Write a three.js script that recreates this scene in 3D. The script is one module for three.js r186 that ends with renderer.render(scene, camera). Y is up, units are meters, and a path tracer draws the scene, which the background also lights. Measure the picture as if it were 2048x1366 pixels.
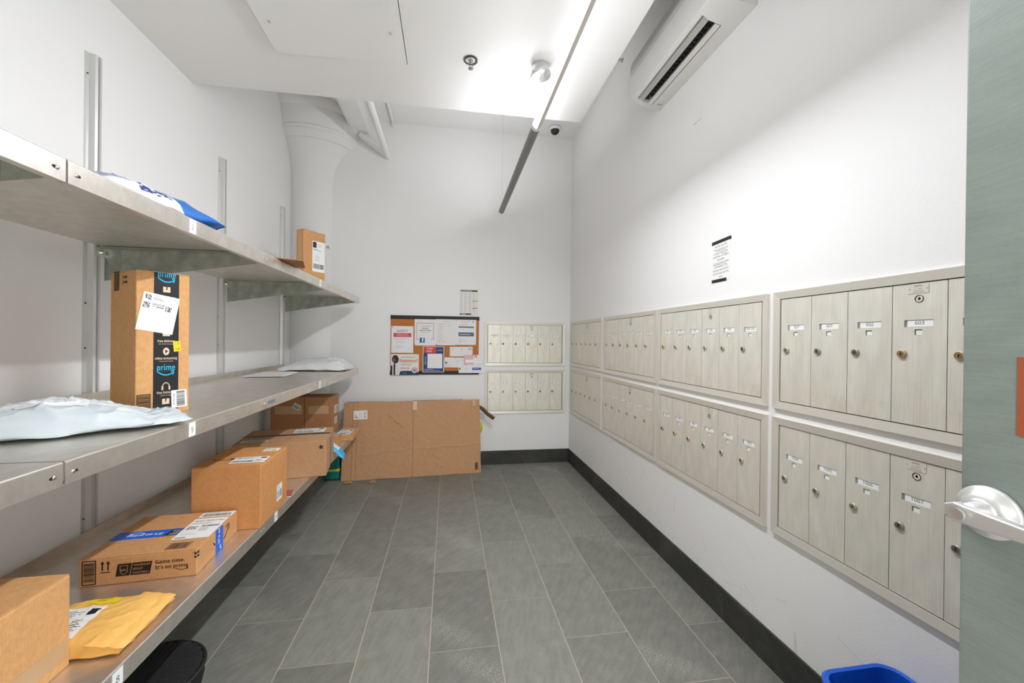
import * as THREE from 'three';
import { RoundedBoxGeometry } from 'three/addons/geometries/RoundedBoxGeometry.js';
import { mergeGeometries, mergeVertices, toCreasedNormals } from 'three/addons/utils/BufferGeometryUtils.js';
import { RectAreaLightUniformsLib } from 'three/addons/lights/RectAreaLightUniformsLib.js';
import { createNoise2D, createNoise3D } from 'simplex-noise';

// ---------------------------------------------------------------- camera, light, exposure
const scene = new THREE.Scene();
scene.background = new THREE.Color(0x000000);
const renderer = new THREE.WebGLRenderer({ antialias: true });
renderer.toneMapping = THREE.LinearToneMapping;
renderer.toneMappingExposure = 1.07;
renderer.shadowMap.enabled = true;
renderer.shadowMap.type = THREE.PCFSoftShadowMap;
RectAreaLightUniformsLib.init();

const camera = new THREE.PerspectiveCamera(2 * Math.atan(683 / 801.27) * 180 / Math.PI, 2048 / 1366, 0.02, 30);
camera.rotation.order = 'YXZ';
camera.position.set(0, 1.3758, 0);
camera.rotation.set(-0.00238, -0.15734, 0.01175);

// the hung light tube: near length glows towards the room, far length glows upwards
const TUBE = { x: 0.507, y: 2.665, r: 0.0275, z0: -0.72, z1: -2.35, z2: -3.955 };
const LIGHT = { left: 9, right: 12, down: 178, up: 1, far: 38, hall: 195 };
function strip(x, y, z0, z1, dx, dy, intensity) {
  const l = new THREE.RectAreaLight(0xf6f9ff, intensity, Math.abs(z0 - z1), 0.045);
  const n = Math.hypot(dx, dy), px = x + dx / n * 0.031, py = y + dy / n * 0.031, zc = (z0 + z1) / 2;
  l.position.set(px, py, zc);
  // light faces -z; width runs along local x, which is laid along the tube
  const zA = new THREE.Vector3(-dx / n, -dy / n, 0), xA = new THREE.Vector3(0, 0, 1), yA = new THREE.Vector3().crossVectors(zA, xA);
  l.setRotationFromMatrix(new THREE.Matrix4().makeBasis(xA, yA, zA));
  scene.add(l);
  return l;
}
strip(TUBE.x, TUBE.y, TUBE.z0, TUBE.z1, -1, 0.05, LIGHT.left);
strip(TUBE.x, TUBE.y, TUBE.z0, TUBE.z1, -0.35, -1, LIGHT.down);
strip(TUBE.x, TUBE.y, TUBE.z0, TUBE.z1, 1, 0.5, LIGHT.right);
strip(TUBE.x, TUBE.y, TUBE.z0, TUBE.z1, -0.1, 1, LIGHT.up);
strip(TUBE.x, TUBE.y, TUBE.z1 - 0.03, TUBE.z2 + 0.03, -0.45, 1, LIGHT.far);

// ---------------------------------------------------------------- helpers
let seedState = 7;
function rnd() { seedState = (seedState + 0x6d2b79f5) | 0; let t = Math.imul(seedState ^ (seedState >>> 15), 1 | seedState); t = (t + Math.imul(t ^ (t >>> 7), 61 | t)) ^ t; return ((t ^ (t >>> 14)) >>> 0) / 4294967296; }
const seeded = (s) => { let a = s * 7919 + 13; return () => { a = (a + 0x6d2b79f5) | 0; let t = Math.imul(a ^ (a >>> 15), 1 | a); t = (t + Math.imul(t ^ (t >>> 7), 61 | t)) ^ t; return ((t ^ (t >>> 14)) >>> 0) / 4294967296; }; };
const N2 = createNoise2D(seeded(3)), N3 = createNoise3D(seeded(5));
const fbm = (x, y, o = 4) => { let s = 0, a = 0.5; for (let i = 0; i < o; i++) { s += a * N2(x, y); x *= 2.03; y *= 2.03; a *= 0.5; } return s; };
const taken = new Map();
function numbered(name) { const n = taken.get(name) ?? 0; taken.set(name, n + 1); return n ? name + '_' + String(n).padStart(3, '0') : name; }
function thing(name, label, category, pos = [0, 0, 0], turn = 0, group) {
  const o = new THREE.Group(); o.name = numbered(name); o.position.set(...pos); o.rotation.y = turn;
  o.userData = { label, category }; if (group) o.userData.group = group;
  scene.add(o); return o;
}
function part(parent, name, geo, mat, pos, rot, label) {
  const m = new THREE.Mesh(geo, mat); m.name = name;
  if (pos) m.position.set(...pos);
  if (rot) m.rotation.set(...rot);
  if (label) m.userData.label = label;
  parent.add(m); return m;
}
function structure(name, geo, mat, label) {
  const m = geo ? new THREE.Mesh(geo, mat) : new THREE.Group(); m.name = numbered(name);
  m.userData = { kind: 'structure', label, category: name.split('_')[0] };
  scene.add(m); return m;
}
// uv in metres by the way each face points
function metres(g, s = 1, ox = 0, oy = 0) {
  if (g.index) g = g.toNonIndexed();
  g.computeVertexNormals?.call(g);
  const p = g.attributes.position, uv = new Float32Array(p.count * 2), a = new THREE.Vector3(), b = new THREE.Vector3(), c = new THREE.Vector3();
  for (let i = 0; i < p.count; i += 3) {
    a.fromBufferAttribute(p, i); b.fromBufferAttribute(p, i + 1); c.fromBufferAttribute(p, i + 2);
    const n = b.clone().sub(a).cross(c.clone().sub(a)), ax = Math.abs(n.x), ay = Math.abs(n.y), az = Math.abs(n.z);
    [a, b, c].forEach((v, k) => {
      const [u, w] = ax >= ay && ax >= az ? [v.z, v.y] : ay >= az ? [v.x, v.z] : [v.x, v.y];
      uv[(i + k) * 2] = u * s + ox; uv[(i + k) * 2 + 1] = w * s + oy;
    });
  }
  g.setAttribute('uv', new THREE.BufferAttribute(uv, 2));
  return g;
}
function keepUV(gs) { return mergeGeometries(gs.map((g) => { const h = g.index ? g.toNonIndexed() : g.clone(); for (const k of Object.keys(h.attributes)) if (!['position', 'normal', 'uv'].includes(k)) h.deleteAttribute(k); return h; })); }
const span = (x0, x1, y0, y1, z0, z1) => new THREE.BoxGeometry(Math.abs(x1 - x0), Math.abs(y1 - y0), Math.abs(z1 - z0)).translate((x0 + x1) / 2, (y0 + y1) / 2, (z0 + z1) / 2);
const box = (w, h, d, x = 0, y = 0, z = 0) => new THREE.BoxGeometry(w, h, d).translate(x, y, z);
const cyl = (r0, r1, h, n = 24) => new THREE.CylinderGeometry(r0, r1, h, n);
function rod(a, b, r, n = 12) {
  const A = new THREE.Vector3(...a), B = new THREE.Vector3(...b), d = B.clone().sub(A), g = new THREE.CylinderGeometry(r, r, d.length(), n);
  g.applyQuaternion(new THREE.Quaternion().setFromUnitVectors(new THREE.Vector3(0, 1, 0), d.normalize()));
  return g.translate((A.x + B.x) / 2, (A.y + B.y) / 2, (A.z + B.z) / 2);
}
const lathe = (pts, n = 32) => new THREE.LatheGeometry(pts.map(([r, y]) => new THREE.Vector2(r, y)), n);
function poly(points) { const s = new THREE.Shape(); points.forEach(([x, y], i) => (i ? s.lineTo(x, y) : s.moveTo(x, y))); s.closePath(); return s; }
const extrude = (shape, depth, o = {}) => new THREE.ExtrudeGeometry(shape, { depth, bevelEnabled: false, ...o });
// a cross-section in (x, y), drawn out along z from z0 to z1
const drawn = (points, z0, z1) => extrude(poly(points), Math.abs(z1 - z0)).translate(0, 0, Math.min(z0, z1));

// ---------------------------------------------------------------- computed textures
function canvas(w, h, draw) { const c = document.createElement('canvas'); c.width = w; c.height = h; draw(c.getContext('2d'), w, h); return c; }
function tex(c, o = {}) {
  const t = new THREE.CanvasTexture(c); t.colorSpace = o.data ? THREE.NoColorSpace : THREE.SRGBColorSpace;
  t.wrapS = t.wrapT = o.clamp ? THREE.ClampToEdgeWrapping : THREE.RepeatWrapping; t.magFilter = THREE.LinearFilter;
  if (o.repeat) t.repeat.set(...o.repeat); if (o.offset) t.offset.set(...o.offset);
  return t;
}
function pixels(w, h, f) {
  return canvas(w, h, (g) => {
    const im = g.createImageData(w, h), d = im.data;
    for (let y = 0; y < h; y++) for (let x = 0; x < w; x++) { const [r, gg, b] = f(x, y), i = (y * w + x) * 4; d[i] = r; d[i + 1] = gg; d[i + 2] = b; d[i + 3] = 255; }
    g.putImageData(im, 0, 0);
  });
}
// noise that repeats over a tile of size p
const wrap = (x, y, p, k, o = 4) => { const a = x / p * 2 * Math.PI, b = y / p * 2 * Math.PI; let s = 0, am = 0.5, f = k; for (let i = 0; i < o; i++) { s += am * N3(Math.cos(a) * f + 3.1 * i, Math.sin(a) * f + Math.cos(b) * f, Math.sin(b) * f + 1.7 * i); am *= 0.5; f *= 2.1; } return s; };
const std = (o) => new THREE.MeshStandardMaterial({ roughness: 0.6, ...o });

const wallBump = tex(pixels(256, 256, (x, y) => { const v = 128 + 60 * wrap(x, y, 256, 6, 3) + (rnd() - 0.5) * 30; return [v, v, v]; }), { data: true, repeat: [2.2, 2.2] });
const paint = std({ color: 0xf1f0ee, roughness: 0.62, bumpMap: wallBump, bumpScale: 0.0006 });
const ceilingPaint = std({ color: 0xf1f0ee, roughness: 0.8, bumpMap: wallBump, bumpScale: 0.0004 });
const rawWall = std({ color: 0xefeeec, roughness: 0.7, bumpMap: wallBump, bumpScale: 0.002 });

function slate(seed, light) {
  const R = seeded(seed), ox = R() * 90, oy = R() * 90, ang = 0.5 + R() * 0.8, ca = Math.cos(ang), sa = Math.sin(ang), patch = R() * 0.8 + 0.1, py = R() * 0.8 + 0.1, strong = R();
  return pixels(192, 384, (x, y) => {
    const u = x / 192, v = y / 192, a = u * ca + v * sa, b = -u * sa + v * ca;
    const vein = fbm(ox + a * 1.6, oy + b * 9, 4), soft = fbm(ox + u * 2.4, oy + v * 2.4, 3), fine = fbm(ox + u * 26, oy + v * 26, 2);
    const near = Math.exp(-(((a - patch - 0.2) * 4.5) ** 2) - (((b - py + 0.2) * 1.1) ** 2)), rough = strong > 0.45 ? near * Math.max(0, fbm(ox + u * 34, v * 34 + oy, 3) + 0.25) : 0;
    let l = light + 9 * vein + 8 * soft + 7 * fine + (R() - 0.5) * 14 + rough * 62;
    if (strong > 0.45 && near > 0.25 && R() < near * 0.06) l -= 34;
    return [l, l * 0.995, l * 0.925];
  });
}
const slateMats = [11, 12, 13, 14, 15, 16].map((s, i) => { const c = slate(s, [126, 119, 131, 123, 116, 128][i]); return std({ map: tex(c), roughness: 0.55, bumpMap: tex(c, { data: true }), bumpScale: 0.0012 }); });
const skirtMats = [21, 22].map((s) => std({ map: tex(slate(s, 54)), roughness: 0.6 }));
const grout = std({ color: 0xb4a897, roughness: 0.9 });

const steelMap = pixels(256, 512, (x, y) => { const v = 226 + 12 * wrap(x, y, 512, 2.2, 4) + 3 * N2(x * 0.9, y * 0.02) + (rnd() - 0.5) * 8; return [v, v * 0.972, v * 0.93]; });
const steelRough = pixels(256, 512, (x, y) => { const v = 92 + 9 * wrap(x, y, 512, 3, 4) + 6 * N2(x * 0.7, y * 0.015) + (rnd() - 0.5) * 14; return [v, v, v]; });
const steel = std({ map: tex(steelMap, { repeat: [2, 1] }), roughnessMap: tex(steelRough, { data: true, repeat: [2, 1] }), roughness: 1, metalness: 0.86 });
const zincMap = pixels(256, 256, (x, y) => { const v = 176 + 26 * fbm(x * 0.018, y * 0.018, 4) + (rnd() - 0.5) * 14; return [v * 0.97, v, v * 0.94]; });
const zinc = std({ map: tex(zincMap, { repeat: [2, 2] }), roughness: 0.45, metalness: 0.8 });
const aluminium = std({ color: 0xd6d6d4, roughness: 0.4, metalness: 0.55 });
const chrome = std({ color: 0xe6e6e5, roughness: 0.26, metalness: 0.85 });
const brightSteel = std({ color: 0xd0d0ce, roughness: 0.25, metalness: 1 });
const leverSteel = std({ color: 0xdadad8, roughness: 0.34, metalness: 0.6 });
const darkHole = std({ color: 0x1b1a19, roughness: 0.9 });

function cardboard(seed, r, g, b) {
  const R = seeded(seed), o = R() * 50;
  return pixels(256, 256, (x, y) => { const k = 1 + 0.05 * wrap(x, y, 256, 2, 4) + 0.007 * Math.sin(x / 256 * Math.PI * 2 * 40) + (R() - 0.5) * 0.07 + 0.03 * N2(x * 0.5 + o, y * 0.03); return [r * k, g * k, b * k]; });
}
const kraftBump = tex(pixels(128, 128, (x, y) => { const v = 128 + 30 * Math.sin(x / 128 * Math.PI * 2 * 20) + 40 * wrap(x, y, 128, 2, 3); return [v, v, v]; }), { data: true, repeat: [3, 3] });
const kraft = (seed, r, g, b) => std({ map: tex(cardboard(seed, r, g, b), { repeat: [3, 3] }), roughness: 0.85, bumpMap: kraftBump, bumpScale: 0.00012 });
const kraftA = kraft(31, 208, 154, 102), kraftB = kraft(32, 208, 146, 88), kraftC = kraft(33, 194, 149, 109), kraftD = kraft(34, 214, 162, 106), kraftE = kraft(35, 172, 120, 79);
const kraftInside = std({ color: 0x8d6b49, roughness: 0.9 });
const clearTape = std({ color: 0xc9a47c, roughness: 0.25 });
const white = std({ color: 0xf2f2f0, roughness: 0.6 });
const black = std({ color: 0x1e1d1d, roughness: 0.6 });

// print on paper, tape and cards
const sheetMat = (w, h, draw, rough = 0.6) => std({ map: tex(canvas(w, h, draw), { clamp: true }), roughness: rough });
const inkMat = (w, h, draw) => { const m = std({ map: tex(canvas(w, h, draw), { clamp: true }), roughness: 0.85, transparent: true, alphaTest: 0.4 }); return m; };
const fill = (g, c, x, y, w, h) => { g.fillStyle = c; g.fillRect(x, y, w, h); };
function text(g, s, x, y, size, c = '#222', o = {}) { g.fillStyle = c; g.font = (o.weight ?? '') + ' ' + size + 'px ' + (o.family ?? 'sans-serif'); g.textAlign = o.align ?? 'center'; g.textBaseline = 'middle'; if (o.max) g.fillText(s, x, y, o.max); else g.fillText(s, x, y); }
function bars(g, x, y, w, h, seed, upright = true, c = '#1a1a1a') { const R = seeded(seed); let p = 0; const L = upright ? w : h; while (p < L) { const t = 1 + R() * L * 0.03, s = 1 + R() * L * 0.025; if (upright) fill(g, c, x + p, y, Math.min(t, L - p), h); else fill(g, c, x, y + p, w, Math.min(t, L - p)); p += t + s; } }
function speckle(g, x, y, w, h, n, seed, c = '#1a1a1a') { const R = seeded(seed), s = w / n; for (let i = 0; i < n; i++) for (let j = 0; j < n; j++) if (R() > 0.52) fill(g, c, x + i * s, y + j * h / n, s + 0.4, h / n + 0.4); }
function lines(g, x, y, w, n, gap, seed, c = '#777', t = 2) { const R = seeded(seed); for (let i = 0; i < n; i++) fill(g, c, x, y + i * gap, w * (0.5 + R() * 0.5), t); }
function smile(g, x, y, w, c, t) { g.strokeStyle = c; g.lineWidth = t; g.lineCap = 'round'; g.beginPath(); g.moveTo(x - w / 2, y - w * 0.08); g.quadraticCurveTo(x, y + w * 0.24, x + w / 2, y - w * 0.06); g.stroke(); g.beginPath(); g.moveTo(x + w * 0.36, y - w * 0.13); g.quadraticCurveTo(x + w * 0.53, y - w * 0.16, x + w * 0.52, y - w * 0.1); g.quadraticCurveTo(x + w * 0.52, y, x + w * 0.46, y + w * 0.06); g.stroke(); }
const shipLabel = sheetMat(300, 200, (g, w, h) => { fill(g, '#f4f4f2', 0, 0, w, h); speckle(g, 14, 20, 44, 44, 11, 3); lines(g, 70, 18, 150, 5, 11, 4, '#666', 4); bars(g, 14, 120, 180, 60, 8); lines(g, 205, 90, 80, 8, 11, 6, '#555', 4); fill(g, '#222', 230, 20, 50, 40); });
const barLabel = sheetMat(200, 120, (g, w, h) => { fill(g, '#f4f4f2', 0, 0, w, h); bars(g, 14, 36, w - 28, h - 52, 18); lines(g, 14, 12, w - 40, 2, 10, 9, '#555', 4); });

// ---------------------------------------------------------------- the room
const XL = -1.6, XR = 1.371, ZB = -4.4216, YC = 3.6775, YD = 2.962, ZD = -2.797, XD = 0.926, ZF = 0.36, TH = 0.12;
structure('wall_left', metres(span(XL - TH, XL, -0.02, YC + TH, ZB - TH, ZF + TH)), paint, 'white painted wall behind the steel shelves');
const scuffed = (() => {
  const c = canvas(1400, 1000, (g, w, h) => {
    fill(g, '#f1f0ee', 0, 0, w, h); const R = seeded(91); g.lineCap = 'round';
    for (let i = 0; i < 90; i++) { const x = 40 + R() * 1200, y = h - 50 - R() * R() * 90, l = 4 + R() * 26, a = R() * 3.1; g.strokeStyle = 'rgba(120,116,110,' + (0.07 + R() * 0.16) + ')'; g.lineWidth = 0.5 + R() * 0.8; g.beginPath(); g.moveTo(x, y); g.quadraticCurveTo(x + Math.cos(a) * l * 0.5 + R() * 4, y + Math.sin(a) * l * 0.5, x + Math.cos(a) * l, y + Math.sin(a) * l); g.stroke(); }
  });
  return std({ map: tex(c, { repeat: [1 / 5.2, 1 / 3.9], offset: [4.6 / 5.2, 0] }), roughness: 0.62, bumpMap: wallBump, bumpScale: 0.0006 });
})();
structure('wall_right', metres(span(XR, XR + TH, -0.02, YC + TH, ZB - TH, ZF + TH)), scuffed, 'white painted wall holding the rows of mailboxes');
structure('wall_back', metres(span(XL, XR, -0.02, YC + TH, ZB - TH, ZB)), paint, 'white painted wall behind the cork board');
structure('ceiling_upper', metres(span(XL, XR, YC, YC + TH, ZB, ZF)), ceilingPaint, 'original white ceiling above the dropped section');
// dropped ceiling with a hole behind the access hatch
const HX0 = -0.955, HX1 = -0.25, HZ0 = -2.385, HZ1 = -1.68;
structure('ceiling', metres(keepUV([span(XL, HX0, YD, YC, ZD, ZF), span(HX1, XD, YD, YC, ZD, ZF), span(HX0, HX1, YD, YC, ZD, HZ0), span(HX0, HX1, YD, YC, HZ1, ZF), span(HX0, HX1, YD + 0.2, YC, HZ0, HZ1)])), ceilingPaint, 'white dropped ceiling over the shelves');
// wall behind the camera with the doorway, and the corridor beyond
const DX0 = -0.06, DX1 = 0.935, DY = 2.12;
structure('wall_front', metres(keepUV([span(XL, DX0, 0, YC, ZF, ZF + TH), span(DX1, XR, 0, YC, ZF, ZF + TH), span(DX0, DX1, DY, YC, ZF, ZF + TH)])), paint, 'white painted wall with the doorway');
structure('wall_corridor', metres(keepUV([span(XL, XR, -0.02, YC, 1.9, 1.9 + TH), span(XL - TH, XL, -0.02, YC, ZF + TH, 1.9), span(XR, XR + TH, -0.02, YC, ZF + TH, 1.9), span(XL, XR, 2.6, 2.6 + TH, ZF + TH, 1.9)])), paint, 'white corridor walls beyond the doorway');
structure('trim_1', metres(keepUV([span(DX0 - 0.05, DX0, 0, DY, ZF - 0.012, ZF + TH + 0.012), span(DX1, DX1 + 0.05, 0, DY, ZF - 0.012, ZF + TH + 0.012), span(DX0 - 0.05, DX1 + 0.05, DY, DY + 0.05, ZF - 0.012, ZF + TH + 0.012)])), std({ color: 0x66706a, roughness: 0.45 }), 'grey green metal frame round the doorway');

// floor: slate tiles in running bond on a grout bed
const floor = structure('floor', null, null, 'dark slate tiles laid in running bond with pale grout');
part(floor, 'grout_bed', metres(span(XL - TH, XR + TH, -0.05, -0.0012, ZB - TH, 0.42)), grout);
structure('floor_corridor', metres(span(XL - TH, XR + TH, -0.05, 0, 0.42, 1.9)), std({ color: 0xcfc8bc, roughness: 0.5 }), 'pale corridor floor beyond the doorway');
{
  const T = 0.308, L = 0.6126, x0 = -0.0672, G = 0.0023, EX0 = XL, EX1 = XR - 0.010, EZ0 = ZB + 0.010, EZ1 = 0.42;
  for (let i = -5; i <= 4; i++) {
    const a = Math.max(x0 + i * T + G, EX0), b = Math.min(x0 + (i + 1) * T - G, EX1), off = (i & 1) ? L / 2 : 0;
    if (b - a < 0.02) continue;
    for (let k = -7; k < 5; k++) {
      const zn = Math.min(-1.79 + off - k * L - G, EZ1), zf = Math.max(-1.79 + off - (k + 1) * L + G, EZ0);
      if (zn - zf < 0.015) continue;
      const g = new THREE.BoxGeometry(b - a, 0.01, zn - zf), uv = g.attributes.uv, p = g.attributes.position;
      const cx = (a + b) / 2, cz = (zn + zf) / 2, flip = rnd() > 0.5 ? 1 : -1;
      for (let v = 0; v < p.count; v++) uv.setXY(v, 0.5 + flip * (p.getX(v) + cx - (x0 + (i + 0.5) * T)) / T, 0.5 + flip * (p.getZ(v)) / L);
      part(floor, 'tile', g, slateMats[Math.floor(rnd() * slateMats.length)], [cx, -0.005, cz]);
    }
  }
}
// slate skirting tiles
function skirting(name, label, place) {
  const b = structure(name, null, null, label);
  place((w, mat, pos, turn) => { const g = new THREE.BoxGeometry(w - 0.002, 0.15, 0.01), uv = g.attributes.uv, p = g.attributes.position, o = rnd(); for (let v = 0; v < p.count; v++) uv.setXY(v, o + p.getY(v) / 0.305, p.getX(v) / 0.61); part(b, 'tile', g, mat, pos, [0, turn, 0]); });
}
skirting('baseboard_right', 'dark slate tile skirting under the mailboxes', (tile) => { const cuts = [ZB, -4.2406, -3.628, -3.0152, -2.4026, -1.79, -1.1774, -0.5648, 0.0478, ZF]; for (let i = 0; i < cuts.length - 1; i++) tile(cuts[i + 1] - cuts[i], skirtMats[i % 2], [XR - 0.005, 0.075, (cuts[i] + cuts[i + 1]) / 2], -Math.PI / 2); });
skirting('baseboard_back', 'dark slate tile skirting along the back wall', (tile) => { const cuts = [XL, -0.98, -0.37, 0.241, 0.852, XR - 0.01]; for (let i = 0; i < cuts.length - 1; i++) tile(cuts[i + 1] - cuts[i], skirtMats[(i + 1) % 2], [(cuts[i] + cuts[i + 1]) / 2, 0.075, ZB + 0.005], 0); });
skirting('baseboard_left', 'dark slate tile skirting below the shelves', (tile) => { const cuts = [ZB + 0.01, -3.82, -3.21, -2.6, -1.98, -1.37, -0.76, -0.15, ZF]; for (let i = 0; i < cuts.length - 1; i++) tile(cuts[i + 1] - cuts[i], skirtMats[i % 2], [XL + 0.005, 0.075, (cuts[i] + cuts[i + 1]) / 2], Math.PI / 2); });

// round column with mushroom capital in the back corner
{
  const prof = [[0.29, 0], [0.29, 2.9], [0.294, 3.0], [0.301, 3.08], [0.318, 3.16], [0.342, 3.22], [0.372, 3.275], [0.41, 3.325], [0.428, 3.345], [0.446, 3.349], [0.463, 3.366], [0.478, 3.39], [0.484, 3.41], [0.482, 3.418], [0.492, 3.424], [0.499, 3.434], [0.5, 3.444], [0.494, 3.45], [0.505, 3.47], [0.522, 3.505], [0.537, 3.54], [0.546, 3.575], [0.549, 3.6], [0.562, 3.604], [0.576, 3.62], [0.588, 3.65], [0.592, YC - 0.001]];
  structure('column', toCreasedNormals(lathe(prof, 72), 0.5).translate(-1.42, 0, -4.625), rawWall, 'round white column with a flared moulded capital in the back corner');
}
// duct, pipes and conduit in the gap above
{
  structure('trim_2', metres(span(-1.02, -0.845, 3.53, YC, ZB, ZD)), ceilingPaint, 'white boxed beam running into the back wall');
  const p = thing('ceiling_pipe', 'white painted pipe with an elbow above the column capital', 'pipe');
  part(p, 'pipe_run', rod([-0.656, 3.3, ZD - 0.02], [-0.656, 3.3, -4.375], 0.03, 20), paint);
  part(p, 'elbow', new THREE.SphereGeometry(0.031, 20, 14).translate(-0.656, 3.3, -4.378), paint);
  part(p, 'pipe_branch', rod([-0.656, 3.3, -4.378], [-0.935, 3.5, -4.378], 0.026, 20), paint);
  const c = thing('electrical_conduit', 'thin white conduit under the upper ceiling beside the pipe', 'conduit');
  part(c, 'tube', rod([-0.605, YC - 0.016, ZD - 0.02], [-0.605, YC - 0.016, ZB + 0.004], 0.014, 14), paint);
  part(c, 'end_fitting', rod([-0.605, YC - 0.03, ZB + 0.02], [-0.605, YC - 0.03, ZB + 0.002], 0.02, 14), paint);
}

// ---------------------------------------------------------------- mailboxes
const W = 0.916, H = 0.4855, PITCH = 0.1407, DW = 0.1385, DH = 0.4205, D0X = 0.036, D0Y = 0.0335;
function brushed(seed, base) {
  const R = seeded(seed), o = R() * 80, stain = R();
  return pixels(160, 448, (x, y) => {
    const v = y / 448, st = N2(x * 0.8 + o, v * 1.5), broad = fbm(o + x * 0.012, v * 2.2, 3), streak = Math.max(0, N2(x * 0.16 + o, v * 1.1 + o));
    let k = 1 + 0.016 * st + 0.04 * broad + (R() - 0.5) * 0.025;
    let r = base[0] * k, g = base[1] * k, b = base[2] * k;
    const low = y > 448 * 0.86 ? Math.max(0, fbm(o + x * 0.05, y * 0.012, 3) + 0.15) * stain : 0;
    const t = 0.16 * low + 0.06 * streak; r *= 1 - t * 0.25; g *= 1 - t * 0.55; b *= 1 - t;
    return [r, g, b];
  });
}
const aluMat = (c) => std({ map: tex(c, { clamp: true }), roughness: 0.42, metalness: 0.28 });
const upperDoorMats = [41, 42, 43].map((s) => aluMat(brushed(s, [231, 229, 217])));
const lowerDoorMats = [44, 45, 46].map((s) => aluMat(brushed(s, [231, 229, 217])));
const railMat = std({ color: 0xe2ddd1, roughness: 0.38, metalness: 0.3 });
const backing = std({ color: 0x4a4640, roughness: 0.9 });
const trayMat = std({ color: 0xb9b4a8, roughness: 0.5, metalness: 0.5 });
const doorGeo = (() => {
  const s = poly([[0, 0], [DW, 0], [DW, DH], [0, DH]]);
  const hole = (x0, x1, y0, y1) => { const p = new THREE.Path(); p.moveTo(x0, y0); p.lineTo(x0, y1); p.lineTo(x1, y1); p.lineTo(x1, y0); p.closePath(); s.holes.push(p); };
  hole(0.0325, 0.107, 0.2915, 0.3125); hole(0.0595, 0.0795, 0.2675, 0.2845);
  const g = extrude(s, 0.0045), uv = g.attributes.uv;
  for (let i = 0; i < uv.count; i++) uv.setXY(i, uv.getX(i) / DW, uv.getY(i) / DH);
  return g;
})();
// mitred rail of length len: outer edge stands proud of the inner edge
function rail(len, wd) {
  const a = wd, P = (x, y, z) => [x, y, z], pts = { o0: P(0, 0, 0), o1: P(len, 0, 0), i1: P(len - a, a, 0), i0: P(a, a, 0), O0: P(0, 0, 0.013), O1: P(len, 0, 0.013), I1: P(len - a, a, 0.0095), I0: P(a, a, 0.0095) };
  const q = [['O0', 'O1', 'I1', 'I0'], ['o0', 'o1', 'O1', 'O0'], ['I0', 'I1', 'i1', 'i0'], ['o0', 'O0', 'I0', 'i0'], ['O1', 'o1', 'i1', 'I1']], pos = [];
  for (const [A, B, C, D] of q) for (const k of [A, B, C, A, C, D]) pos.push(...pts[k]);
  const g = new THREE.BufferGeometry(); g.setAttribute('position', new THREE.Float32BufferAttribute(pos, 3)); g.computeVertexNormals(); return metres(g, 3);
}
const railLow = rail(W, 0.03), railHigh = rail(W, 0.029), railSide = rail(H, 0.031);
function paintVerts(g, c) { const n = g.attributes.position.count, a = new Float32Array(n * 3), col = new THREE.Color(c); for (let i = 0; i < n; i++) a.set([col.r, col.g, col.b], i * 3); g.setAttribute('color', new THREE.BufferAttribute(a, 3)); return g; }
function lockGeo(ring, core) {
  const parts = [paintVerts(lathe([[0.0001, 0], [0.0128, 0], [0.0128, 0.003], [0.0118, 0.0062], [0.0098, 0.0072], [0.0092, 0.006], [0.0092, 0.0055]], 20).toNonIndexed(), ring), paintVerts(lathe([[0.0093, 0.005], [0.0086, 0.0066], [0.0001, 0.0066]], 20).toNonIndexed(), core), paintVerts(box(0.0018, 0.0008, 0.008, 0, 0.0068, 0).toNonIndexed(), 0x14100c), paintVerts(box(0.0036, 0.0009, 0.0036, 0, 0.0068, -0.0022).toNonIndexed(), 0x14100c)];
  return mergeGeometries(parts).rotateX(Math.PI / 2);
}
const lockMat = std({ vertexColors: true, roughness: 0.35, metalness: 0.5 });
const locks = [lockGeo(0xcfc6b2, 0xa5967c), lockGeo(0xc9c5bc, 0x9a9284), lockGeo(0xcdb894, 0xa08158), lockGeo(0xb9b4ab, 0x7d766b)];
const masterLock = mergeGeometries([paintVerts(lathe([[0.0112, 0.0002], [0.0112, 0.0014], [0.0098, 0.0014], [0.009, -0.0006], [0.0001, -0.0006]], 20).toNonIndexed(), 0x5f5038), paintVerts(box(0.003, 0.0008, 0.009, 0, 0.0001, 0).toNonIndexed(), 0x0c0a08), paintVerts(box(0.007, 0.0008, 0.003, 0, 0.0001, 0).toNonIndexed(), 0x0c0a08)]).rotateX(Math.PI / 2);
const plateMat = sheetMat(208, 108, (g, w, h) => { fill(g, '#d9d4c8', 0, 0, w, h); text(g, 'JENSEN', w / 2, 20, 22, '#3a3630', { weight: 'bold' }); text(g, 'U. S. MAIL', w / 2, 54, 17, '#3a3630'); text(g, 'APPROVED BY THE', w / 2, 78, 12, '#55504a'); text(g, 'POSTMASTER GENERAL', w / 2, 94, 12, '#55504a'); for (const x of [14, w - 14]) { g.fillStyle = '#5d574d'; g.beginPath(); g.arc(x, h / 2, 6, 0, 7); g.fill(); } }, 0.4);
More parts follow.
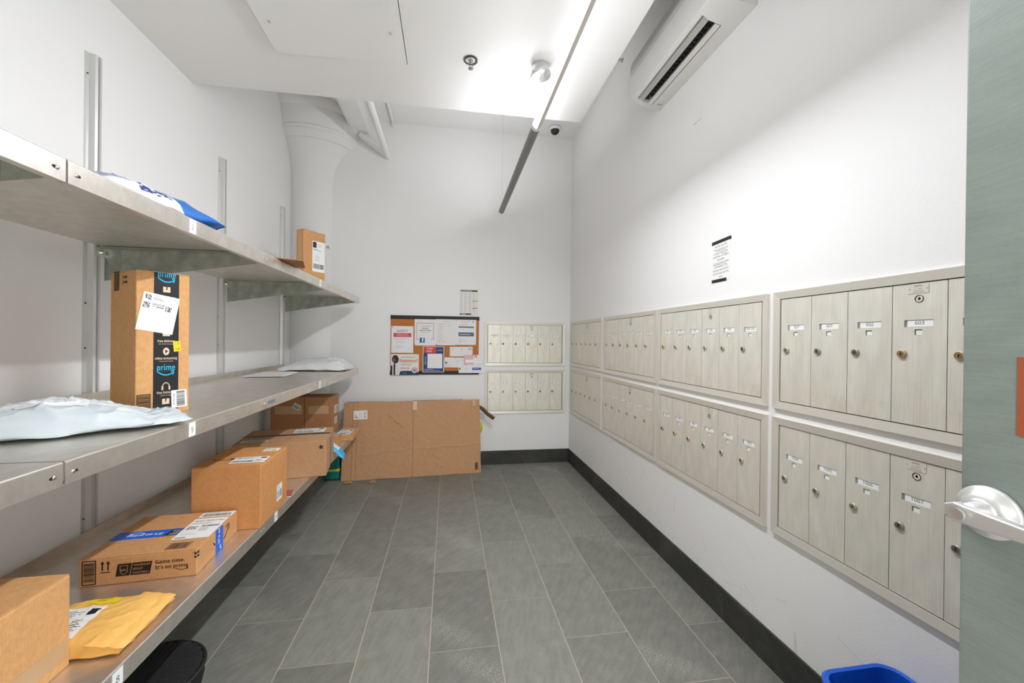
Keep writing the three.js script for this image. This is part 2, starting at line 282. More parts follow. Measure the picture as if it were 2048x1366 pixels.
const UNITS = [
  ['back', 0.396, 1.095, ['101', '102', '103', '', '104 105', '106'], 'mailbox unit on the back wall beside the cork board, above its twin'],
  ['back', 0.401, 0.5625, ['801', '802', '803', '804', '805', '806'], 'mailbox unit on the back wall beside the torn flap of the large carton'],
  ['right', -4.354, 1.105, ['201', '202', '203', '204', '205', '206'], 'upper row mailbox unit on the side wall, farthest into the corner'],
  ['right', -4.354, 0.582, ['807', '808', '901', '902', '903', '904'], 'lower row mailbox unit on the side wall, farthest into the corner'],
  ['right', -3.391, 1.105, ['301', '302 303', '304', '305', '306', '406'], 'upper row mailbox unit on the side wall, second from the back corner'],
  ['right', -3.391, 0.582, ['705', '706', '707', '708', '901', '903'], 'lower row mailbox unit on the side wall, second from the back corner'],
  ['right', -2.4524, 1.105, ['407', '501', '502', '503', '504', '505 506'], 'upper row mailbox unit on the side wall, numbered 501 to 506'],
  ['right', -2.4524, 0.582, ['904', '905', '906', '907', '1001', '1003'], 'lower row mailbox unit on the side wall, numbered up to 1003'],
  ['right', -1.5045, 1.105, ['507', '601', '602', '603', '604', '605'], 'upper row mailbox unit numbered 601 to 603, next to the open door'],
  ['right', -1.5045, 0.582, ['1004', '1005', '1006', '1007', '1008', '1009'], 'lower row mailbox unit numbered 1004 to 1007, next to the open door'],
];
const cardAtlas = tex(canvas(1296, 640, (g) => { fill(g, '#f7f7f5', 0, 0, 1296, 640); UNITS.forEach((u, k) => u[3].forEach((s, i) => text(g, s, i * 216 + 104, k * 64 + 26, 50, '#222', { max: 196 }))); }), { clamp: true });
const cardMat = std({ map: cardAtlas, roughness: 0.55 });
UNITS.forEach(([side, at, y, numbers, label], k) => {
  const low = k % 2, mats = low ? lowerDoorMats : upperDoorMats;
  const u = side === 'back' ? thing('mailbox_unit', label, 'mailbox', [at, y, ZB], 0, 'brushed aluminium mailbox units') : thing('mailbox_unit', label, 'mailbox', [XR, y, at], -Math.PI / 2, 'brushed aluminium mailbox units');
  part(u, 'backing', box(W - 0.02, H - 0.02, 0.0012, W / 2, H / 2, 0.0008), backing);
  part(u, 'frame_rail', railLow, railMat); part(u, 'frame_rail', railHigh, railMat, [W, H, 0], [0, 0, Math.PI]);
  part(u, 'frame_rail', railSide, railMat, [W, 0, 0], [0, 0, Math.PI / 2]); part(u, 'frame_rail', railSide, railMat, [0, H, 0], [0, 0, -Math.PI / 2]);
  numbers.forEach((s, i) => {
    const d = part(u, 'door', doorGeo, mats[(i * 2 + k) % 3], [D0X + i * PITCH, D0Y, 0.002 + (rnd() - 0.5) * 0.0008]);
    part(d, 'card_tray', box(0.084, 0.052, 0.0008, 0.07, 0.29, 0.0006), trayMat);
    const c = new THREE.PlaneGeometry(0.0655, 0.0195), uv = c.attributes.uv;
    for (let v = 0; v < 4; v++) uv.setXY(v, (i + uv.getX(v)) / 6, 1 - (k + 1 - uv.getY(v)) / 10);
    part(d, 'number_card', c, cardMat, [0.0725, 0.302, 0.0026]);
    part(d, 'window_slip', new THREE.PlaneGeometry(0.0165, 0.0125), white, [0.0707, 0.2745, 0.0024]);
    part(d, 'lock', locks[(i * 3 + k * 5 + (i >> 1)) % 4], lockMat, [0.028, 0.2105, 0.0045], [0, 0, (rnd() - 0.5) * 0.8]);
    if (i === 3) { part(d, 'name_plate', box(0.052, 0.027, 0.0012, 0.069, 0.4035, 0.0051), [trayMat, trayMat, trayMat, trayMat, plateMat, trayMat]); part(d, 'master_lock', masterLock, lockMat, [0.071, 0.3745, 0.0046]); }
  });
});

// ---------------------------------------------------------------- steel shelving
const XW = -1.57, XS = -0.882;
const postPts = (() => { const p = [[0, 0], [0, 0.004], [0.016, 0.006], [0.022, 0.026], [0.032, 0.03], [0.034, 0.02], [0.04, 0.02], [0.042, 0.03], [0.052, 0.03], [0.054, 0.01], [0.062, 0.008], [0.064, 0.0]]; return p; })();
const postGeo = extrude(poly(postPts.map(([x, y]) => [0.064 - x, y])), 2.475).applyMatrix4(new THREE.Matrix4().set(0, 1, 0, 0, 0, 0, 1, 0, 1, 0, 0, 0, 0, 0, 0, 1));   // profile depth -> x, height -> y, width -> z
[-1.065, -2.11, -3.15, -4.185].forEach((z, i) => {
  const u = thing('wall_upright', ['galvanised wall upright closest to the doorway, carrying the shelf ends', 'galvanised wall upright next to the tall printed carton', 'galvanised wall upright between the tall carton and the column', 'galvanised wall upright right beside the round column'][i], 'shelf upright', [XL, 0.16, z], 0, 'galvanised shelf uprights');
  part(u, 'channel', postGeo, aluminium);
  for (const y of [0.4, 0.74, 1.16, 1.36, 1.86, 2.38]) part(u, 'screw_hole', cyl(0.003, 0.003, 0.003, 10), darkHole, [0.0068, y, 0.056], [0, 0, Math.PI / 2]);
});
// one length of folded shelf: rear upstand, flat bed, rounded nose, front lip and return
function shelfLength(z0, z1) {
  const t = 0.0025, r = 0.005;
  const nose = [];
  for (let i = 0; i <= 5; i++) { const a = Math.PI / 2 * (1 - i / 5); nose.push([XS - r + Math.cos(a) * r, -r + t + Math.sin(a) * r]); }
  const pts = [[XW, 0.042], [XW + t, 0.042], [XW + t, t], ...nose, [XS, -0.0535], [XS - 0.022, -0.0535], [XS - 0.022, -0.051], [XS - t, -0.051], [XS - t, -0.002], [XW, 0]];
  return metres(drawn(pts, z0, z1));
}
const bracketGeo = (() => { const g = metres(keepUV([drawn([[XL + 0.031, -0.004], [XS - 0.03, -0.004], [XS - 0.012, -0.03], [XS - 0.012, -0.045], [XL + 0.031, -0.155]], -0.0013, 0.0013), span(XL + 0.031, XS - 0.026, -0.0075, -0.0045, 0, 0.028)]), 1); return g; })();
const clampGeo = keepUV([span(XL + 0.028, XL + 0.034, -0.05, -0.008, -0.012, 0.05), span(XL + 0.034, XL + 0.048, -0.05, -0.008, -0.012, -0.006), rod([XL + 0.034, -0.029, 0.018], [XL + 0.042, -0.029, 0.018], 0.009, 6)]);
const numberCanvas = (s) => sheetMat(96, 128, (g, w, h) => { fill(g, '#f6f6f4', 0, 0, w, h); text(g, s, w / 2, h / 2 + 4, 66, '#222'); });
const rivetGeo = new THREE.SphereGeometry(0.0052, 12, 8, 0, Math.PI * 2, 0, Math.PI / 2).scale(1, 0.6, 1).rotateZ(-Math.PI / 2);
const slotGeo = new THREE.SphereGeometry(0.009, 12, 6).scale(0.03, 0.45, 1);
function shelf(y, label, numbers, sticker, end = -4.2) {
  const s = thing('steel_shelf', label, 'shelf', [0, y, 0], 0, 'steel wall shelves');
  for (const [a, b] of [[0.3, -1.0825], [-1.0885, -2.1295], [-2.1305, end]]) {
    const bed = part(s, 'shelf_bed', shelfLength(a, b), steel);
    for (const [z, str] of numbers) if (z < a && z > b) part(bed, 'number_label', box(0.0007, 0.047, 0.036, XS + 0.0006, -0.0265, z), [numberCanvas(str), white, white, white, white, white]);
    for (const z of [-1.062, -1.109]) if (z < a && z > b) { part(bed, 'slot', slotGeo, darkHole, [XS + 0.0001, -0.028, z + (z < -1.08 ? -0.004 : 0.004)]); part(bed, 'screw', rivetGeo, brightSteel, [XS, -0.028, z]); }
    for (const z of [-2.098, -2.122, -3.14, -3.162, -3.215]) if (z < a && z > b && z !== -3.215) part(bed, 'rivet', rivetGeo, brightSteel, [XS, -0.027, z]);
    if (sticker && -2.2 < a && -2.2 > b) part(bed, 'maker_sticker', box(0.0005, 0.02, 0.09, XS + 0.0005, -0.026, -2.195), [sheetMat(192, 44, (g, w, h) => { fill(g, '#85858b', 0, 0, w, h); text(g, 'EC', 30, 23, 34, '#1d1d2a', { weight: 'bold' }); lines(g, 62, 8, 120, 4, 9, 5, '#33333f', 3); }), white, white, white, white, white]);
  }
  for (const z of [-1.075, -2.12, -3.16, -4.19]) if (z > end) { const b = part(s, 'bracket', bracketGeo, zinc, [0, 0, z]); part(b, 'clamp', clampGeo, brightSteel); }
}
shelf(1.785, 'top steel wall shelf with labels 2 and 3 on its lip', [[-1.55, '2'], [-2.955, '3']]);
shelf(1.079, 'middle steel wall shelf with labels 5 and 6 on its lip', [[-1.558, '5'], [-2.97, '6']], true);
shelf(0.467, 'lowest steel wall shelf with labels 8 and 9 on its lip', [[-1.245, '8'], [-2.263, '9']], false, -4.03);

// ---------------------------------------------------------------- cartons
// base at local y = 0; w along x, d along z. flaps: two top flaps with a seam along x or z
function carton(name, label, w, h, d, pos, turn, mat, o = {}) {
  const c = thing(name, label, 'box', pos, turn, o.group);
  const seam = o.seam ?? 'x', ft = 0.0032;
  part(c, 'body', metres(new RoundedBoxGeometry(w, h - (seam ? ft : 0), d, 2, 0.004).translate(0, (h - (seam ? ft : 0)) / 2, 0)), mat);
  if (seam) for (const s of [-1, 1]) { const fw = seam === 'x' ? w - 0.003 : w / 2 - 0.0028, fd = seam === 'x' ? d / 2 - 0.0028 : d - 0.003; part(c, 'flap', metres(new RoundedBoxGeometry(fw, ft, fd, 1, 0.0012).translate(seam === 'x' ? 0 : s * (fw / 2 + 0.0013), h - ft / 2, seam === 'x' ? s * (fd / 2 + 0.0013) : 0)), mat); }
  c.userData.size = [w, h, d];
  return c;
}
const faceRot = { front: [0, 0, 0], back: [0, Math.PI, 0], right: [0, Math.PI / 2, 0], left: [0, -Math.PI / 2, 0], top: [-Math.PI / 2, 0, 0] };
// a flat sheet on one face of a carton; u to the right and v upwards from the middle of the face
function stick(c, name, face, u, v, w, h, mat, spin = 0, lift = 0.0006, label) {
  const [W_, H_, D_] = c.userData.size, g = new THREE.Group();
  const geo = mat.alphaTest ? new THREE.PlaneGeometry(w, h) : new THREE.BoxGeometry(w, h, 0.0006);
  const m = new THREE.Mesh(geo, mat.alphaTest ? mat : [edgeMat(mat), edgeMat(mat), edgeMat(mat), edgeMat(mat), mat, edgeMat(mat)]);
  m.name = name; if (label) m.userData.label = label;
  const q = new THREE.Quaternion().setFromEuler(new THREE.Euler(...faceRot[face])), out = new THREE.Vector3(0, 0, 1).applyQuaternion(q), ex = new THREE.Vector3(1, 0, 0).applyQuaternion(q), ey = new THREE.Vector3(0, 1, 0).applyQuaternion(q);
  const half = { front: D_ / 2, back: D_ / 2, right: W_ / 2, left: W_ / 2, top: H_ / 2 }[face];
  m.position.set(0, H_ / 2, 0).addScaledVector(out, half + lift).addScaledVector(ex, u).addScaledVector(ey, v);
  m.quaternion.copy(q).multiply(new THREE.Quaternion().setFromAxisAngle(new THREE.Vector3(0, 0, 1), spin));
  c.add(m); return m;
}
const edgeCache = new Map();
function edgeMat(m) { if (!m.map) return m; if (!edgeCache.has(m)) edgeCache.set(m, white); return edgeCache.get(m); }
const ink = '#2a1d14';
const arrowsUp = inkMat(160, 160, (g, w, h) => { g.fillStyle = ink; for (const x of [45, 105]) { g.fillRect(x - 7, 45, 14, 80); g.beginPath(); g.moveTo(x - 24, 55); g.lineTo(x, 12); g.lineTo(x + 24, 55); g.fill(); } g.fillRect(12, 138, 130, 9); });
const barStamp = (seed) => inkMat(160, 240, (g, w, h) => { g.strokeStyle = ink; g.lineWidth = 9; g.strokeRect(8, 8, w - 16, h - 16); bars(g, 16, 20, w - 32, h - 40, seed, false, ink); });

// tall printed carton on the middle shelf
{
  const w = 0.165, d = 0.225, h = 0.537, a = 0.917;  // front face turned towards the room
  const cx = -1.121, cz = -1.649, dir = [0.605, -0.796], back = [-0.796, -0.605];
  const c = carton('tall_carton', 'tall brown carton with a black printed tape strip on the middle shelf', w, h, d, [cx + dir[0] * w / 2 + back[0] * d / 2, 1.0816, cz + dir[1] * w / 2 + back[1] * d / 2], 0, kraftD, { seam: 'z' });
  c.rotation.y = Math.atan2(-dir[1], dir[0]);
  const tape = sheetMat(220, 1024, (g, W0, H0) => {
    fill(g, '#232426', 0, 0, W0, H0); const cy = '#27b4dc', cr = '#e8cfae';
    const prime = (y) => { text(g, 'prime', W0 / 2, y, 58, cy, { weight: 'bold' }); smile(g, W0 / 2, y + 44, 130, cy, 9); };
    prime(10); prime(330); prime(690);
    const word = (y, s, t) => { text(g, s, W0 / 2, y, 25, cr, { weight: 'bold' }); text(g, t, W0 / 2, y + 21, 13, cr); };
    const bx = (y) => { g.strokeStyle = cr; fill(g, cr, W0 / 2 - 32, y - 20, 64, 40); fill(g, '#232426', W0 / 2 - 5, y - 20, 10, 22); };
    bx(440); word(496, 'free delivery', 'fast, free & convenient');
    g.fillStyle = cr; g.beginPath(); g.arc(W0 / 2, 572, 28, 0, 7); g.fill(); g.fillStyle = '#232426'; g.beginPath(); g.moveTo(W0 / 2 - 8, 558); g.lineTo(W0 / 2 + 16, 572); g.lineTo(W0 / 2 - 8, 586); g.fill();
    word(622, 'video streaming', 'movies and tv shows');
    g.strokeStyle = cr; g.lineWidth = 7; g.beginPath(); g.arc(W0 / 2, 832, 30, Math.PI, 0); g.stroke(); fill(g, cr, W0 / 2 - 38, 826, 15, 28); fill(g, cr, W0 / 2 + 23, 826, 15, 28);
    word(872, 'free listening', 'millions of songs'); bx(938); word(986, 'free delivery', 'fast, free & convenient');
    bx(120); word(176, 'free delivery', 'fast, free & convenient'); word(250, 'video streaming', 'movies and tv shows');
  }, 0.35);
  stick(c, 'printed_tape', 'front', 0.008, 0, 0.078, h - 0.003, tape);
  stick(c, 'printed_tape', 'top', 0.008, 0, 0.078, d - 0.004, sheetMat(64, 64, (g) => fill(g, '#232426', 0, 0, 64, 64), 0.35));
  const lab = sheetMat(300, 380, (g, W0, H0) => { fill(g, '#f3f3f2', 0, 0, W0, H0); speckle(g, 18, 18, 50, 50, 12, 22); speckle(g, 14, 98, 54, 54, 12, 23); speckle(g, 196, 106, 52, 52, 12, 24); lines(g, 82, 22, 90, 2, 14, 5, '#999', 3); lines(g, 84, 46, 130, 2, 10, 6, '#777', 4); bars(g, 86, 96, 100, 22, 7, true, '#888'); lines(g, 88, 126, 24, 1, 9, 3, '#444', 5); bars(g, 122, 124, 60, 14, 9); text(g, '#C1', 266, 24, 16, '#777'); });
  stick(c, 'shipping_label', 'front', -0.017, 0.112, 0.112, 0.142, lab, -0.17, 0.0014, 'white shipping label stuck at a slant');
  stick(c, 'sort_sticker', 'front', 0.042, -0.012, 0.024, 0.04, sheetMat(72, 120, (g, W0, H0) => { fill(g, '#f5d416', 0, 0, W0, H0); g.save(); g.translate(40, 80); g.rotate(-1.57); text(g, 'G', -10, 0, 46, '#222'); g.restore(); g.save(); g.translate(50, 24); g.rotate(-1.57); text(g, 'CYC', 0, 0, 18, '#333', { weight: 'bold' }); g.restore(); lines(g, 14, 14, 12, 5, 12, 8, '#a8952a', 3); }), 0.1, 0.0016, 'yellow sort sticker');
  stick(c, 'barcode_label', 'front', 0.05, -0.216, 0.05, 0.068, sheetMat(150, 200, (g, W0, H0) => { fill(g, '#f4f4f2', 0, 0, W0, H0); bars(g, 50, 14, 80, 172, 29, false); g.save(); g.translate(26, 100); g.rotate(-1.57); bars(g, -70, -6, 140, 10, 15, true, '#666'); g.restore(); }), 0.03, 0.0018, 'white barcode label');
  stick(c, 'printed_mark', 'front', -0.058, -0.222, 0.042, 0.068, barStamp(51), 0, 0.0007);
  stick(c, 'printed_mark', 'left', -0.055, 0.235, 0.075, 0.05, barStamp(52), Math.PI / 2, 0.0007);
  stick(c, 'printed_mark', 'left', 0.02, 0.235, 0.05, 0.05, arrowsUp, -Math.PI / 2, 0.0007);
}
// small upright carton on the top shelf
{
  const dir = [0.565, -0.825], back = [-0.825, -0.565], w = 0.205, d = 0.085, h = 0.463;
  const c = carton('upright_carton', 'slim brown carton with a white address label standing on the top shelf', w, h, d, [-1.151 + dir[0] * w / 2 + back[0] * d / 2, 1.7876, -3.42 + dir[1] * w / 2 + back[1] * d / 2], Math.atan2(0.825, 0.565), kraftA, { seam: 'x' });
  stick(c, 'shipping_label', 'front', 0.038, 0.03, 0.118, 0.25, sheetMat(200, 400, (g, W0, H0) => { fill(g, '#f3f3f2', 0, 0, W0, H0); fill(g, '#252525', 8, 12, 56, 76); lines(g, 80, 30, 90, 3, 16, 3, '#bbb', 5); lines(g, 14, 104, 150, 2, 14, 4, '#777', 5); lines(g, 44, 190, 110, 4, 20, 6, '#999', 4); bars(g, 16, 296, 168, 64, 7); }));
  stick(c, 'tape', 'left', 0, 0.02, 0.04, 0.3, clearTape, 0, 0.0006);
}
// flat brown envelope poking over the top shelf's lip
{
  const e = thing('flat_envelope', 'flat brown card envelope poking over the lip of the top shelf', 'envelope', [-0.775, 1.793, -2.305], Math.atan2(-0.284, -0.959));
  part(e, 'sheet', new RoundedBoxGeometry(0.33, 0.006, 0.25, 1, 0.002).translate(0.165, 0, 0.125), kraftE, null, [0, 0, 0.02]);
  part(e, 'sealing_flap', box(0.33, 0.001, 0.07, 0.165, 0.0036, 0.21), kraftE, null, [0, 0, 0.02]);
}
// lowest shelf: the square carton
const Y3 = 0.4697;
{
  const w = 0.292, d = 0.345, h = 0.302;
  const c = carton('square_carton', 'square brown carton with white labels, on the lowest shelf above label 9', w, h, d, [-1.023, Y3, -2.2275], 0.03, kraftB, { seam: 'x' });
  stick(c, 'shipping_label', 'top', 0.06, -0.075, 0.15, 0.1, shipLabel, 0.05, 0.0006, 'white shipping label');
  stick(c, 'sort_label', 'top', 0.092, 0.105, 0.075, 0.055, sheetMat(150, 110, (g, W0, H0) => { fill(g, '#f4f4f2', 0, 0, W0, H0); lines(g, 10, 14, 70, 7, 12, 6, '#888', 4); g.fillStyle = '#efb612'; g.beginPath(); g.arc(100, 66, 28, 0, 7); g.fill(); }), 0.05, 0.0006, 'white label with yellow spot');
  stick(c, 'barcode_label', 'right', 0.062, -0.062, 0.07, 0.084, sheetMat(140, 168, (g, W0, H0) => { fill(g, '#f4f4f2', 0, 0, W0, H0); lines(g, 14, 14, 110, 3, 13, 8, '#999', 3); bars(g, 12, 66, 46, 74, 41, false, '#666'); bars(g, 68, 60, 60, 80, 42, true, '#555'); }), 0.0, 0.0006, 'white barcode label');
  stick(c, 'printed_mark', 'top', -0.07, -0.06, 0.12, 0.05, inkMat(160, 70, (g) => { smile(g, 80, 30, 120, ink, 9); }), 0, 0.0006);
}
// long carton with black printed tape, overhanging the shelf
{
  const w = 0.535, d = 0.415, h = 0.236, t = 0.155;
  const c = carton('long_carton', 'long dented brown carton with black printed tape, overhanging the lowest shelf', w, h, d, [0, Y3, 0], 0, kraftC, { seam: 'x' });
  const cs = Math.cos(t), sn = Math.sin(t);
  c.rotation.y = t; c.position.x = -0.787 - (w / 2 * cs + d / 2 * sn); c.position.z = -2.8 - (-w / 2 * sn + d / 2 * cs);
  const tape = sheetMat(512, 32, (g, W0, H0) => { fill(g, '#1d1c1b', 0, 0, W0, H0); for (let i = 0; i < 9; i++) { text(g, i % 2 ? 'prime' : 'smile', 30 + i * 58, 16, 18, i % 2 ? '#2ba2c4' : '#c9b394'); } }, 0.35);
  stick(c, 'printed_tape', 'top', 0, 0, w, 0.045, tape, 0, 0.0006, 'black printed tape');
  stick(c, 'printed_tape', 'right', 0, -0.012, h - 0.03, 0.045, tape, Math.PI / 2, 0.0006, 'black printed tape');
  stick(c, 'shipping_label', 'top', 0.12, 0.12, 0.2, 0.13, shipLabel, 0, 0.0008, 'white shipping label');
  stick(c, 'barcode_label', 'top', -0.165, -0.13, 0.15, 0.06, barLabel, 0.0, 0.0006, 'white barcode label');
  stick(c, 'sort_sticker', 'top', 0.06, -0.1, 0.075, 0.035, inkMat(128, 64, (g) => { const R = seeded(4); g.fillStyle = '#e9a51e'; for (let i = 0; i < 26; i++) { g.beginPath(); g.ellipse(30 + R() * 70, 20 + R() * 24, 6 + R() * 10, 4 + R() * 6, R() * 3, 0, 7); g.fill(); } }), 0, 0.0007, 'torn orange sticker');
  stick(c, 'printed_mark', 'front', 0.235, 0.075, 0.04, 0.05, inkMat(80, 100, (g) => { g.fillStyle = ink; g.save(); g.translate(40, 50); for (let i = 0; i < 5; i++) { g.rotate(1.2); g.beginPath(); g.ellipse(0, -16, 7, 18, 0, 0, 7); g.fill(); } g.restore(); }), 0, 0.0007);
  stick(c, 'printed_mark', 'right', -0.04, -0.03, 0.06, 0.05, inkMat(120, 100, (g) => smile(g, 60, 50, 80, ink, 10)), 1.57, 0.0007);
  stick(c, 'tape', 'front', 0.18, 0, 0.002, h - 0.02, clearTape, 0, 0.0004);
}
// pair of cartons at the far end
{
  const a = carton('back_carton', 'brown carton at the far end of the lowest shelf, half under the middle shelf', 0.27, 0.396, 0.21, [-1.362, Y3, -3.81], 0, kraftE, { seam: 'z', group: 'cartons at the far end of the lowest shelf' });
  stick(a, 'tape', 'front', 0.01, 0.085, 0.22, 0.07, clearTape); stick(a, 'barcode_label', 'front', 0.075, 0.115, 0.062, 0.045, barLabel, -0.55, 0.0014);
  const b = carton('back_carton', 'brown carton with labels on its side, touching the large leaning carton', 0.226, 0.396, 0.21, [-1.11, Y3, -3.81], 0, kraftE, { seam: 'z', group: 'cartons at the far end of the lowest shelf' });
  stick(b, 'tape', 'front', 0, 0.085, 0.165, 0.07, clearTape);
  stick(b, 'barcode_label', 'right', 0.012, 0.075, 0.07, 0.1, barLabel, 1.57, 0.0006); stick(b, 'barcode_label', 'right', 0.01, -0.025, 0.06, 0.08, barLabel, 1.57, 0.0006);
}
{
  const c = carton('flat_carton', 'flat brown carton with white label jutting over the end of the lowest shelf', 0.155, 0.052, 0.31, [-0.91, Y3, -3.895], 0, kraftD, { seam: null });
  stick(c, 'shipping_label', 'top', -0.012, -0.05, 0.12, 0.2, shipLabel);
  const e = carton('little_carton', 'little brown carton with white label wedged behind the long carton', 0.09, 0.085, 0.13, [-0.955, Y3, -3.62], 0.05, kraftA, { seam: null });
  stick(e, 'shipping_label', 'top', 0.0, 0.01, 0.07, 0.1, barLabel);
}
// low printed carton with blue tape
{
  const w = 0.366, d = 0.36, h = 0.101;
  const c = carton('printed_carton', 'low brown carton with bright blue tape and sports print on the lowest shelf', w, h, d, [-1.132, Y3, -1.852], 0.082, kraftA, { seam: 'x' });
  const blue = '#0b68dc';
  const top = sheetMat(512, 88, (g, W0, H0) => { fill(g, blue, 0, 0, W0, H0); g.save(); g.translate(W0, H0); g.rotate(Math.PI); text(g, "It's on prime", 330, 40, 34, '#f4f6fa', { weight: 'bold', max: 210 }); smile(g, 385, 64, 80, '#f4f6fa', 5); g.fillStyle = '#17202e'; g.beginPath(); g.moveTo(96, 12); g.lineTo(206, 12); g.lineTo(190, 78); g.lineTo(80, 78); g.fill(); text(g, 'THURSDAY', 144, 26, 15, '#eee', { weight: 'bold' }); text(g, 'NIGHT', 144, 44, 15, '#eee', { weight: 'bold' }); text(g, 'FOOTBALL', 144, 62, 15, '#eee', { weight: 'bold' }); g.restore(); }, 0.35);
  stick(c, 'blue_tape', 'top', -0.03, -0.012, w - 0.065, 0.07, top, 0, 0.0006, 'bright blue printed tape');
  const side = sheetMat(140, 190, (g, W0, H0) => { fill(g, blue, 0, 0, W0, H0); g.save(); g.translate(62, 60); g.rotate(-1.57); text(g, "It's on", 0, 0, 44, '#f4f6fa', { weight: 'bold' }); g.restore(); g.save(); g.translate(86, 160); g.rotate(-1.57); text(g, 'pr', 0, 0, 40, '#f4f6fa', { weight: 'bold' }); g.restore(); }, 0.35);
  stick(c, 'blue_tape', 'right', 0.0, 0.0, 0.07, h - 0.002, side, 0, 0.0006, 'bright blue printed tape');
  stick(c, 'shipping_label', 'top', 0.115, 0.008, 0.13, 0.19, sheetMat(208, 304, (g, W0, H0) => { fill(g, '#f5f5f4', 0, 0, W0, H0); bars(g, 14, 32, 180, 16, 19, true, '#555'); lines(g, 14, 70, 180, 2, 12, 5, '#777', 4); speckle(g, 16, 120, 60, 50, 11, 31, '#777'); bars(g, 96, 112, 100, 26, 33); lines(g, 96, 150, 90, 5, 11, 8, '#888', 4); lines(g, 20, 226, 140, 2, 16, 6, '#bbb', 4); bars(g, 12, 276, 60, 16, 12); }), 0.0, 0.0012, 'white shipping label over the blue tape');
  stick(c, 'barcode_label', 'top', 0.118, 0.142, 0.13, 0.05, barLabel, 0, 0.0006, 'white barcode label');
  stick(c, 'sort_sticker', 'top', 0.025, -0.058, 0.06, 0.026, sheetMat(120, 52, (g, W0, H0) => { fill(g, '#e9a31c', 0, 0, W0, H0); text(g, 'C 8', 50, 28, 30, '#5a3a08'); }), 0.12, 0.0009, 'orange sort sticker');
  stick(c, 'printed_mark', 'top', 0.105, -0.14, 0.075, 0.05, inkMat(240, 160, (g, W0, H0) => { g.strokeStyle = ink; g.lineWidth = 7; g.strokeRect(6, 6, W0 - 12, H0 - 12); bars(g, 18, 18, W0 - 36, H0 - 36, 61, true, ink); }), 0, 0.0007);
  const front = inkMat(1024, 280, (g, W0, H0) => {
    g.strokeStyle = ink; g.lineWidth = 10; g.strokeRect(28, 18, 110, 244); bars(g, 38, 40, 90, 200, 71, false, ink);
    g.fillStyle = ink; for (const x of [196, 244]) { g.fillRect(x - 6, 60, 12, 70); g.beginPath(); g.moveTo(x - 18, 64); g.lineTo(x, 30); g.lineTo(x + 18, 64); g.fill(); } g.fillRect(178, 146, 84, 8);
    g.beginPath(); g.moveTo(326, 76); g.lineTo(626, 76); g.lineTo(606, 206); g.lineTo(306, 206); g.fill();
    g.globalCompositeOperation = 'destination-out'; g.fillStyle = '#000'; g.beginPath(); g.moveTo(448, 76); g.lineTo(454, 76); g.lineTo(434, 206); g.lineTo(428, 206); g.fill();
    g.lineWidth = 5; g.strokeStyle = '#000'; g.beginPath(); g.moveTo(346, 98); g.lineTo(412, 98); g.lineTo(410, 160); g.quadraticCurveTo(400, 182, 378, 192); g.quadraticCurveTo(354, 182, 348, 160); g.closePath(); g.stroke(); text(g, 'NFL', 379, 146, 34, '#000', { weight: 'bold', max: 56 });
    text(g, 'THURSDAY', 536, 102, 32, '#000', { weight: 'bold', max: 150 }); text(g, 'NIGHT', 500, 142, 32, '#000', { weight: 'bold', max: 90 }); text(g, 'FOOTBALL', 528, 182, 32, '#000', { weight: 'bold', max: 150 });
    g.globalCompositeOperation = 'source-over';
    text(g, 'Game time.', 650, 96, 54, ink, { weight: 'bold', align: 'left', max: 270 }); text(g, "It's on prime", 650, 154, 54, ink, { weight: 'bold', align: 'left', max: 300 }); smile(g, 890, 192, 110, ink, 7);
    for (const y of [22, 62]) { g.beginPath(); g.moveTo(1024, y + 6); g.lineTo(1006, y + 8); g.lineTo(1004, y + 30); g.lineTo(1024, y + 30); g.fill(); }
  });
  stick(c, 'printed_mark', 'front', 0, 0, w - 0.002, h - 0.004, front, 0, 0.0007);
  const rm = inkMat(1000, 280, (g) => { g.fillStyle = ink; for (const y of [22, 62]) g.fillRect(0, y + 6, 46, 24); g.strokeStyle = ink; g.lineWidth = 16; g.lineCap = 'round'; g.beginPath(); g.moveTo(360, 120); g.quadraticCurveTo(400, 175, 470, 180); g.stroke(); g.beginPath(); g.moveTo(620, 190); g.quadraticCurveTo(700, 160, 730, 90); g.stroke(); g.beginPath(); g.moveTo(670, 70); g.lineTo(750, 60); g.lineTo(752, 130); g.stroke(); });
  stick(c, 'printed_mark', 'right', 0, 0, d - 0.002, h - 0.004, rm, 0, 0.0005);
}
// carton nearest the camera on the lowest shelf
{
  const c = carton('near_carton', 'plain brown carton at the near end of the lowest shelf', 0.34, 0.252, 0.4, [-1.186, Y3, -1.073], 0.015, kraftD, { seam: 'x' });
  stick(c, 'tape', 'right', 0.02, -0.07, 0.34, 0.05, clearTape, 0.0, 0.0006);
}
